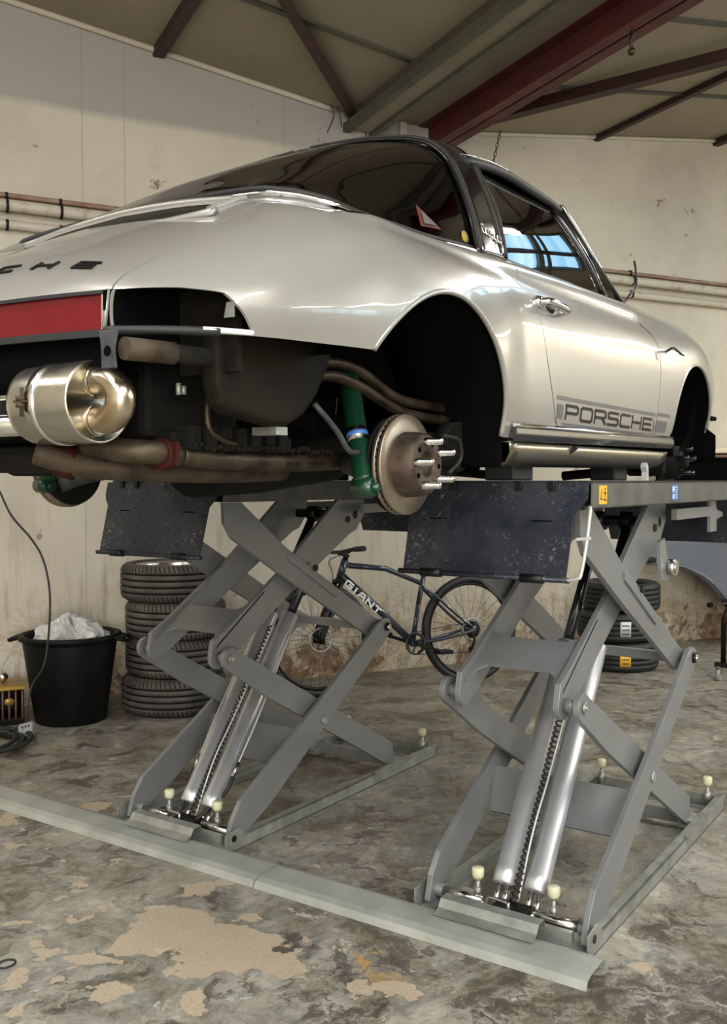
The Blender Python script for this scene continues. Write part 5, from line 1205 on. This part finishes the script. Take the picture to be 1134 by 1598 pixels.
mb.add(vs, [(i * seg + k, (i + 1) * seg + k, (i + 1) * seg + (k + 1) % seg, i * seg + (k + 1) % seg) for i in range(rg) for k in range(seg)], False)
o = mb.build('plastic_bag', 'bag'); o.location = bc; tag(o, 'crumpled clear plastic bag stuffed in the top of the black bin', 'bag')

# hanging lead with socket block
pts = [at(px, py, 0, 3.30 + dx) for px, py, dx in ((-14, 740, .0), (0, 768, 0), (18, 805, 0), (48, 840, 0), (66, 870, 0), (76, 910, 0), (78, 950, 0), (75, 1000, 0), (68, 1040, -.02), (50, 1070, -.05), (44, 1100, -.07), (41, 1122, -.08))]
pts = [sn(-3.55, WD - .06, 2.94), sn(-3.5, WD - .25, 2.2), V((3.45, pts[0].y + .05, 1.75))] + [V((p.x, p.y, max(p.z, .05))) for p in pts]
ld = empty('extension_lead', (pts[-1].x, pts[-1].y, 0), 'hanging grey extension lead with its socket block on the floor by the bin', 'extension lead')
off = V((-pts[-1].x, -pts[-1].y, 0)); mb = MB(); mb.tube([p + off for p in cr(pts, 5)], .006, 8); mb.build('lead_cable', 'cable', ld)
mb = MB(); u_ = V((.8, -.6, 0)); u2 = V((.45, .6, .66)).normalized(); u3 = u_.cross(u2).normalized()
mb.obox((0, 0, .045), V((.6, -.8, .25)).normalized() * .040, V((.5, .6, .45)).normalized() * .036, V((-.5, -.1, .8)).normalized() * .018); sb = mb.build('socket_block', 'socket', ld, bevel=.006)
for k in (-1, 0, 1):
    mb = MB(); mb.sphere(V((-.010, -.006, .064)) + V((.6, -.8, .25)).normalized() * .018 * k, .005, 8, 6); mb.build('socket_hole', 'black', sb)
mb = MB(); pts = [at(px, py, 0, 3.9) for px, py in ((-6, 800), (8, 815), (15, 838), (10, 858), (-4, 872))]
mb.tube(cr(pts, 6), .008, 8); pts = [at(px, py, 0, 3.9) for px, py in ((-6, 818), (6, 822), (13, 840), (8, 856), (-6, 866))]; mb.tube(cr(pts, 6), .006, 8)
o = mb.build('hanging_cable', 'cable'); tag(o, 'black cable loop hanging against the wall at the left edge', 'cable')
# coil of hose on the floor
random.seed(5); c0 = V((2.93, 4.42, 0)); mb = MB(); pts = []
for k in range(6 * 28):
    t = k / 28; a = 2 * PI * t; r = .21 + .060 * (t / 6) + .022 * math.sin(a * 1.37 + 1.1); pts.append(c0 + V((math.cos(a) * r, math.sin(a) * r, .012 + .012 * (.5 + .5 * math.sin(t * 3.1)) + .022 * (int(t) % 2))))
mb.tube(pts, .011, 8); o = mb.build('hose_coil', 'rubber'); tag(o, 'coil of black hose lying on the floor at the left edge', 'hose')
c1 = at(10, 1506, 2, 0); mb = MB(); mb.tube([c1 + V((math.cos(2 * PI * k / 28) * .026, math.sin(2 * PI * k / 28) * .022, .004)) for k in range(28)], .0028, 6, closed=True); o = mb.build('rubber_ring', 'rubber'); tag(o, 'small black rubber ring lying on the floor at the lower left', 'ring')
# brass-yellow crate at the left edge
yc = at(8, 1133, 2, 0) + V((.06, .10, 0)); cr_ = empty('bottle_crate', (yc.x, yc.y, 0), 'dark crate with yellow rim standing by the wall at the left edge', 'crate', None, WA)
mb = MB(); mb.box((-.14, -.12, .0), (.10, .12, .04)); mb.box((-.14, -.12, .04), (-.13, .12, .20)); mb.box((.09, -.12, .04), (.10, .12, .20)); mb.box((-.14, .11, .04), (.10, .12, .20)); mb.build('crate_body', 'plastic', cr_)
mb = MB()
for k in range(7): mb.cyl((-.12 + .035 * k, -.12, .03), (-.12 + .035 * k, -.12, .205), .006, 8)
mb.build('crate_bars', M['yellowdull'] if 'yellowdull' in M else 'wood', cr_)
M['yellowdull'] = noisy('dull_yellow_metal', (.42, .26, .04), (.22, .13, .03), 12, .4, .4)
mb = MB(); mb.box((-.15, -.13, .20), (.11, .13, .222)); mb.build('crate_rim', 'yellowdull', cr_, bevel=.003)
mb = MB(); mb.sphere((.02, -.125, .135), .028, 14, 8, (1, .3, .8)); mb.build('crate_latch', 'yellowdull', cr_)
mb = MB(); mb.sphere((.0, 0, .255), .03, 14, 10); mb.cyl((0, 0, .222), (0, 0, .24), .01, 10); mb.build('crate_knob', 'steel', cr_)

# ---- bicycle
rw_, fw_ = V((5.795, 3.045, 0)), V((4.862, 3.629, 0)); bd = (fw_ - rw_); WB = bd.length; bd.normalize()
bk = bpy.data.objects.new('bicycle', None); COL.objects.link(bk); tag(bk, 'dark slate mountain bike with white lettering leaning by the back wall', 'bicycle')
bside = V((bd.y, -bd.x, 0))                      # towards the camera
if bside.dot(V((-1, -1, 0))) < 0: bside = -bside
tl = math.radians(4); upv = (V((0, 0, 1)) * math.cos(tl) - bside * math.sin(tl))
sidev = (bside * math.cos(tl) + V((0, 0, 1)) * math.sin(tl))
bk.matrix_world = Matrix(((bd.x, sidev.x, upv.x, rw_.x), (bd.y, sidev.y, upv.y, rw_.y), (bd.z, sidev.z, upv.z, .004), (0, 0, 0, 1)))
def B3(a, z, y=0): return V((a, y, z))           # forward, height, side (towards camera positive)
WR = .365
def wheel(cx, front):
    mb = MB(); mb.lathe([(WR, 0), (WR - .006, .018), (WR - .022, .026), (WR - .040, .022), (WR - .046, .012), (WR - .046, -.012), (WR - .040, -.022), (WR - .022, -.026), (WR - .006, -.018)], B3(cx, WR), (0, 1, 0), 84, closed=True); w_ = mb.build('bicycle_wheel', 'tyre_new', bk)
    mb = MB(); mb.lathe([(WR - .046, .013), (WR - .062, .012), (WR - .066, 0), (WR - .062, -.012), (WR - .046, -.013)], B3(cx, WR), (0, 1, 0), 72, closed=True); mb.build('wheel_rim', 'black', w_)
    mb = MB()
    for k in range(28):
        a = 2 * PI * k / 28; s_ = 1 if k % 2 else -1; hub = B3(cx + math.cos(a + .5 * (1 if k % 4 < 2 else -1)) * .022, WR + math.sin(a + .5 * (1 if k % 4 < 2 else -1)) * .022, s_ * .025)
        mb.cyl(hub, B3(cx + math.cos(a) * (WR - .062), WR + math.sin(a) * (WR - .062), 0), .0013, 4)
    mb.build('spokes', 'rod', w_)
    mb = MB(); mb.cyl(B3(cx, WR, -.05), B3(cx, WR, .05), .016, 14); mb.cyl(B3(cx, WR, -.03), B3(cx, WR, -.026), .028, 16); mb.cyl(B3(cx, WR, .026), B3(cx, WR, .03), .028, 16); mb.build('hub', 'black', w_)
    mb = MB(); mb.lathe([(.080, 0), (.080, .002), (.066, .002), (.066, 0)], B3(cx, WR, .036), (0, 1, 0), 40, closed=True)
    for k in range(6): a = 2 * PI * k / 6; mb.bar(B3(cx + math.cos(a) * .02, WR + math.sin(a) * .02, .037), B3(cx + math.cos(a + .4) * .068, WR + math.sin(a + .4) * .068, .037), .006, .002, (0, 1, 0))
    mb.build('brake_rotor', 'galv', w_)
wheel(0, False); wheel(WB, True)
BB = B3(.435, .30); ST = B3(.335, .76); SC = B3(.355, .70); HT = B3(.905, .865); HBm = B3(.945, .755); RH = B3(0, WR); FHb = B3(WB, WR)
mb = MB(); mb.tube([B3(.385, .555), BB], .017, 14); mb.tube([ST, B3(.385, .555)], .017, 14); mb.tube([SC + V((0, 0, -.01)), B3(.62, .80), HT + V((-.02, 0, -.035))], [.016, .018, .020], 14); mb.tube([BB, B3(.66, .52), HBm + V((-.01, 0, .015))], [.024, .026, .024], 16)
mb.tube([HT, HBm], .024, 16); mb.cyl(BB + V((0, -.04, 0)), BB + V((0, .04, 0)), .026, 16)
for s_ in (-1, 1):
    mb.tube(cr([BB + V((-.02, s_ * .03, 0)), B3(.25, .315, s_ * .05), RH + V((.03, s_ * .062, -.01)), RH + V((0, s_ * .062, .0))], 5), .011, 10)
    mb.tube(cr([B3(.362, .67, s_ * .015), B3(.27, .60, s_ * .045), B3(.10, .45, s_ * .058), RH + V((.01, s_ * .062, .02))], 5), .010, 10)
mb.build('frame', 'bike', bk)
mb = MB()
dd = (HBm - BB).normalized(); nn = V((-dd.z, 0, dd.x)); st_ = BB.lerp(HBm, .93)
f = lambda u, v, h: st_ - dd * u + nn * (v - .017) + V((0, .0245 + h, 0))
lt = letters('GIANT', f, .034, .050, .020, .011, .002, {'I': .028}); lt.build('frame_lettering', 'white', bk)
mb = MB(); hd = (HBm - HT).normalized()
mb.tube([HBm, HBm + hd * .02], .022, 12)
for s_ in (-1, 1): mb.tube([HBm + hd * .03 + V((0, s_ * .055, 0)), HBm + hd * .17 + V((0, s_ * .056, 0))], .017, 12); mb.tube([HBm + hd * .16 + V((0, s_ * .057, 0)), FHb + V((0, s_ * .058, .02)), FHb + V((0, s_ * .058, -.02))], .020, 12)
mb.tube([HBm + hd * .03 + V((0, -.06, 0)), HBm + hd * .02, HBm + hd * .03 + V((0, .06, 0))], .020, 10); mb.build('front_fork', 'black', bk)
mb = MB(); c_ = HT - hd * .04; mb.tube([HT, c_], .018, 12); mb.tube([c_, c_ + V((.06, 0, .012))], .016, 12); cc = c_ + V((.07, 0, .015))
mb.tube(cr([cc + V((-.03, .36, .02)), cc + V((-.015, .22, .015)), cc + V((0, .08, .0)), cc, cc + V((0, -.08, 0)), cc + V((-.015, -.22, .015)), cc + V((-.03, -.36, .02))], 5), .013, 10); hb_ = mb.build('handlebar', 'black', bk)
for s_ in (-1, 1):
    mb = MB(); mb.tube([cc + V((-.022, s_ * .25, .018)), cc + V((-.03, s_ * .37, .02))], .017, 12); mb.build('grip', 'rubber', hb_)
    mb = MB(); mb.tube(cr([cc + V((.0, s_ * .22, .0)), cc + V((.05, s_ * .24, -.01)), cc + V((.055, s_ * .33, -.02))], 4), .006, 8); mb.build('brake_lever', 'black', hb_)
mb = MB(); mb.tube(cr([cc + V((0, .2, 0)), cc + V((.10, .12, -.05)), HBm + V((.06, .03, .02)), FHb + V((-.05, .07, .20)), FHb + V((-.03, .06, .05))], 6), .003, 6); mb.build('brake_cable', 'cable', bk)
mb = MB(); sp_ = ST + (ST - BB).normalized() * .14; mb.tube([ST - V((0, 0, .01)), sp_], .013, 12); mb.tube([ST + V((0, -.001, .004)), ST + V((0, 0, -.02))], .021, 12); mb.build('seat_post', 'black', bk)
mb = MB(); mb.prism([sp_ + V((-.13, .075, .02)), sp_ + V((.0, .045, .02)), sp_ + V((.15, .012, .015)), sp_ + V((.15, -.012, .015)), sp_ + V((0, -.045, .02)), sp_ + V((-.13, -.075, .02))], (0, 0, .035)); mb.build('saddle', 'black', bk, bevel=.012, bseg=3)
mb = MB(); cy = .052; mb.lathe([(.072, 0), (.076, .002), (.072, .004), (.055, .004), (.055, 0)], BB + V((0, cy - .01, 0)), (0, 1, 0), 32, closed=True)
for k in range(5): a = 2 * PI * k / 5; mb.bar(BB + V((0, cy - .008, 0)), BB + V((math.cos(a) * .06, cy - .008, math.sin(a) * .06)), .014, .004, (0, 1, 0))
mb.build('chainring', 'rod', bk)
for s_, a in ((1, math.radians(200)), (-1, math.radians(20))):
    mb = MB(); e_ = BB + V((math.cos(a) * .17, s_ * .075, math.sin(a) * .17)); mb.bar(BB + V((0, s_ * .06, 0)), e_, .014, .022, (0, 1, 0)); cr2 = mb.build('crank', 'black', bk)
    mb = MB(); mb.box((e_.x - .05, min(e_.y, e_.y + s_ * .10), e_.z - .012), (e_.x + .05, max(e_.y, e_.y + s_ * .10), e_.z + .012)); mb.build('pedal', 'black', cr2, bevel=.003)
mb = MB(); mb.lathe([(.058, 0), (.058, .004), (.045, .008), (.045, .014), (.032, .02), (.03, .026), (0, .026)], RH + V((0, .038, 0)), (0, 1, 0), 28); mb.build('sprockets', 'rod', bk)
mb = MB(); mb.tube(cr([RH + V((.02, .06, -.02)), RH + V((.0, .065, -.07)), RH + V((.03, .065, -.13))], 4), .010, 8); mb.cyl(RH + V((.03, .058, -.13)), RH + V((.03, .07, -.13)), .020, 12); mb.build('derailleur', 'black', bk)
mb = MB(); mb.tube([RH + V((0, .048, .052)), BB + V((0, .046, .075))], .003, 5); mb.tube([RH + V((.03, .062, -.15)), BB + V((0, .046, -.072))], .003, 5); mb.build('chain', 'rod', bk)

# ---- the other car behind, two-tone
oc = empty('vintage_car', sn(5.0 - .5, 4.75, 0), 'blue-grey and black vintage car standing behind the new tyres at the right', 'car')
OC = V(oc.location); OU = V((.55, -.835, 0)).normalized()        # towards its far end, to the right of the picture
cr0 = at(1010, 905, 0, 7.75); base = V((cr0.x, cr0.y, 0)); ON = V((-OU.y, OU.x, 0))
if ON.dot(V((1, 1, 0))) < 0: ON = -ON
def O3(a, z, y=0): return base + OU * a + ON * y + V((0, 0, z)) - OC
# lower body with wheel arch at its left end
arc_ = [(.62 - .36 * math.cos(math.radians(t)), .30 + .34 * math.sin(math.radians(t))) for t in range(8, 165, 12)]
pts = [(-.02, .62), (.0, .80), (.03, .925), (2.9, .93), (2.9, .34), (1.08, .36)] 
lowb = [(-.06, .90), (2.9, .91), (2.9, .36), (.62, .37), (.60, .42), (.52, .52), (.42, .60), (.28, .66), (.10, .70), (-.03, .72)]
mb = MB(); mb.prism([O3(a, z) for a, z in lowb], ON * .06); mb.build('side_panel', 'bluegrey', oc, bevel=.02, bseg=3)
mb = MB(); mb.prism([O3(a, z, .01) for a, z in [(-.08, .90), (-.02, 1.12), (.05, 1.35), (2.9, 1.36), (2.9, .90)]], ON * 1.4); mb.build('upper_body', 'gloss_black', oc, bevel=.03)
mb = MB(); mb.prism([O3(a, z, .03) for a, z in [(.10, 1.36), (.30, 1.50), (.55, 1.575), (2.9, 1.60), (2.9, 1.36)]], ON * 1.35); mb.build('side_glazing', 'interior', oc)
mb = MB(); mb.prism([O3(a, z, .0) for a, z in [(.05, 1.47), (.30, 1.56), (.55, 1.60), (2.9, 1.635), (2.9, 1.66), (.8, 1.66), (.4, 1.63), (.15, 1.55)]], ON * 1.4); rf = mb.build('roof', 'cream', oc, bevel=.01)
mb = MB(); mb.tube([O3(.0, 1.42, -.01), O3(.15, 1.50, -.01), O3(.45, 1.575, -.01), O3(2.9, 1.60, -.01)], .014, 8); mb.build('roof_gutter', 'wood', rf)
mb = MB(); mb.prism([O3(a, z, .14) for a, z in [(-.03, .88), (2.8, .88), (2.8, .42), (.75, .42), (.62, .66), (.30, .80), (.05, .80)]], ON * .9); mb.build('underbody', 'interior', oc)
mb = MB(); mb.tube([O3(-.10, .70, .0), O3(.10, .715, -.01), O3(.30, .68, -.012), O3(.45, .61, -.012), O3(.55, .53, -.012), O3(.63, .42, -.012)], .012, 8); mb.build('arch_lip', 'bluegrey', oc)
mb = MB(); mb.tube([O3(.60, .405, -.01), O3(2.9, .395, -.01)], .012, 8); mb.build('sill_strip', 'rubber', oc)
random.seed(8); mb = MB()
for k in range(9): q = O3(.55 + .12 * k + random.uniform(-.03, .03), .33 + random.uniform(-.04, .03), .08); mb.sphere(q, random.uniform(.025, .05), 8, 6, (1, 1, .8))
mb.tube([O3(.66, .37, .08), O3(2.8, .34, .08)], .03, 8); mb.build('chassis_rail', 'under', oc)
hp_ = at(1100, 843, 0, 7.9); mb = MB(); q = O3(.60, .90, -.02)
mb.tube([O3(.50, .935, -.02), O3(.50, .90, -.03), O3(.74, .90, -.03), O3(.74, .935, -.02)], .006, 6); mb.build('door_handle', 'galv', oc)
mb = MB(); mb.obox(O3(-.05, .74, -.03), OU * .10, ON * .05, V((0, 0, .02))); mb.build('bumper_end', 'black', oc, bevel=.01)

# ---- transmission jack at the right edge
jk0 = at(1122, 1062, 2, 0); jk = empty('workshop_jack', jk0, 'dark wheeled workshop jack standing at the right edge with a caster showing', 'jack')
mb = MB(); mb.box((-.02, -.35, .095), (.02, .03, .125)); mb.box((.0, -.35, .095), (.35, -.31, .125)); mb.tube([(.02, -.02, .12), (.02, -.02, .42), (.0, -.05, .50)], .018, 10); mb.tube([(.02, -.12, .12), (.02, -.10, .42)], .018, 10); mb.build('jack_frame', 'black', jk)
mb = MB(); mb.cyl((-.01, -.012, .042), (-.01, .012, .042), .042, 24); cs = mb.build('caster_wheel', 'socket', jk)
mb = MB(); mb.box((-.03, -.02, .05), (.02, -.015, .10)); mb.box((-.03, .015, .05), (.02, .02, .10)); mb.box((-.03, -.02, .092), (.02, .02, .10)); mb.build('caster_fork', 'galv', cs)
mb = MB(); mb.cyl((0, -.33, .042), (0, -.306, .042), .042, 24); mb.build('caster_wheel', 'socket', jk)
mb = MB(); mb.sphere((.02, -.03, .41), .022, 12, 8); mb.build('release_knob', 'red_flange', jk)

# ---- chains and wires from the roof
def chain(p, q, label, r=.010, sag=.0):
    p, q = V(p), V(q); n = int((q - p).length / .032); mb = MB(); d = (q - p).normalized()
    for k in range(n):
        c_ = p.lerp(q, (k + .5) / n); side = d.orthogonal().normalized(); 
        if k % 2: side = d.cross(side)
        mb.tube([c_ + d * .018 * math.cos(a) + side * r * math.sin(a) for a in [2 * PI * i / 8 for i in range(8)]], .0035, 5, closed=True)
    o = mb.build('hanging_chain', 'rust'); return tag(o, label, 'chain')
a = sn(.62, 5.75, 3.86); b = a + V((-.0, .0, -.62)) + WU * -.16; chain(a, b, 'rusty chain hanging from the roof brace right of the red girder')
a = sn(-.30, 6.05, 3.80); chain(a, a + WU * .14 + V((0, 0, -.45)), 'short rusty chain hanging from the end of the gutter at the wall')
mb = MB(); a = sn(-.56, 6.05, 3.94)
for k in range(3): mb.tube(cr([a + WU * .05 * k, a + WU * (.05 * k + .02) + V((0, 0, -.07)), a + WU * (.11 * k - .03) + V((0, 0, -.14 - .05 * (k == 0)))], 5), .004, 5)
o = mb.build('wire_bundle', 'cable'); tag(o, 'tangle of dark wires hanging where the diagonal brace meets the gutter', 'wire')
q = at(985, 50, 2, 3.75); mb = MB(); mb.tube(cr([q + V((0, 0, .06)), q + V((.01, 0, .0)), q + V((0, .005, -.04)), q + V((.005, 0, -.09))], 5), .010, 8); mb.sphere(q + V((.005, 0, -.10)), .022, 10, 8); o = mb.build('beam_hook', 'pipe_old'); tag(o, 'rusty hook with a cloth knot hanging below the red girder, top right', 'hook')
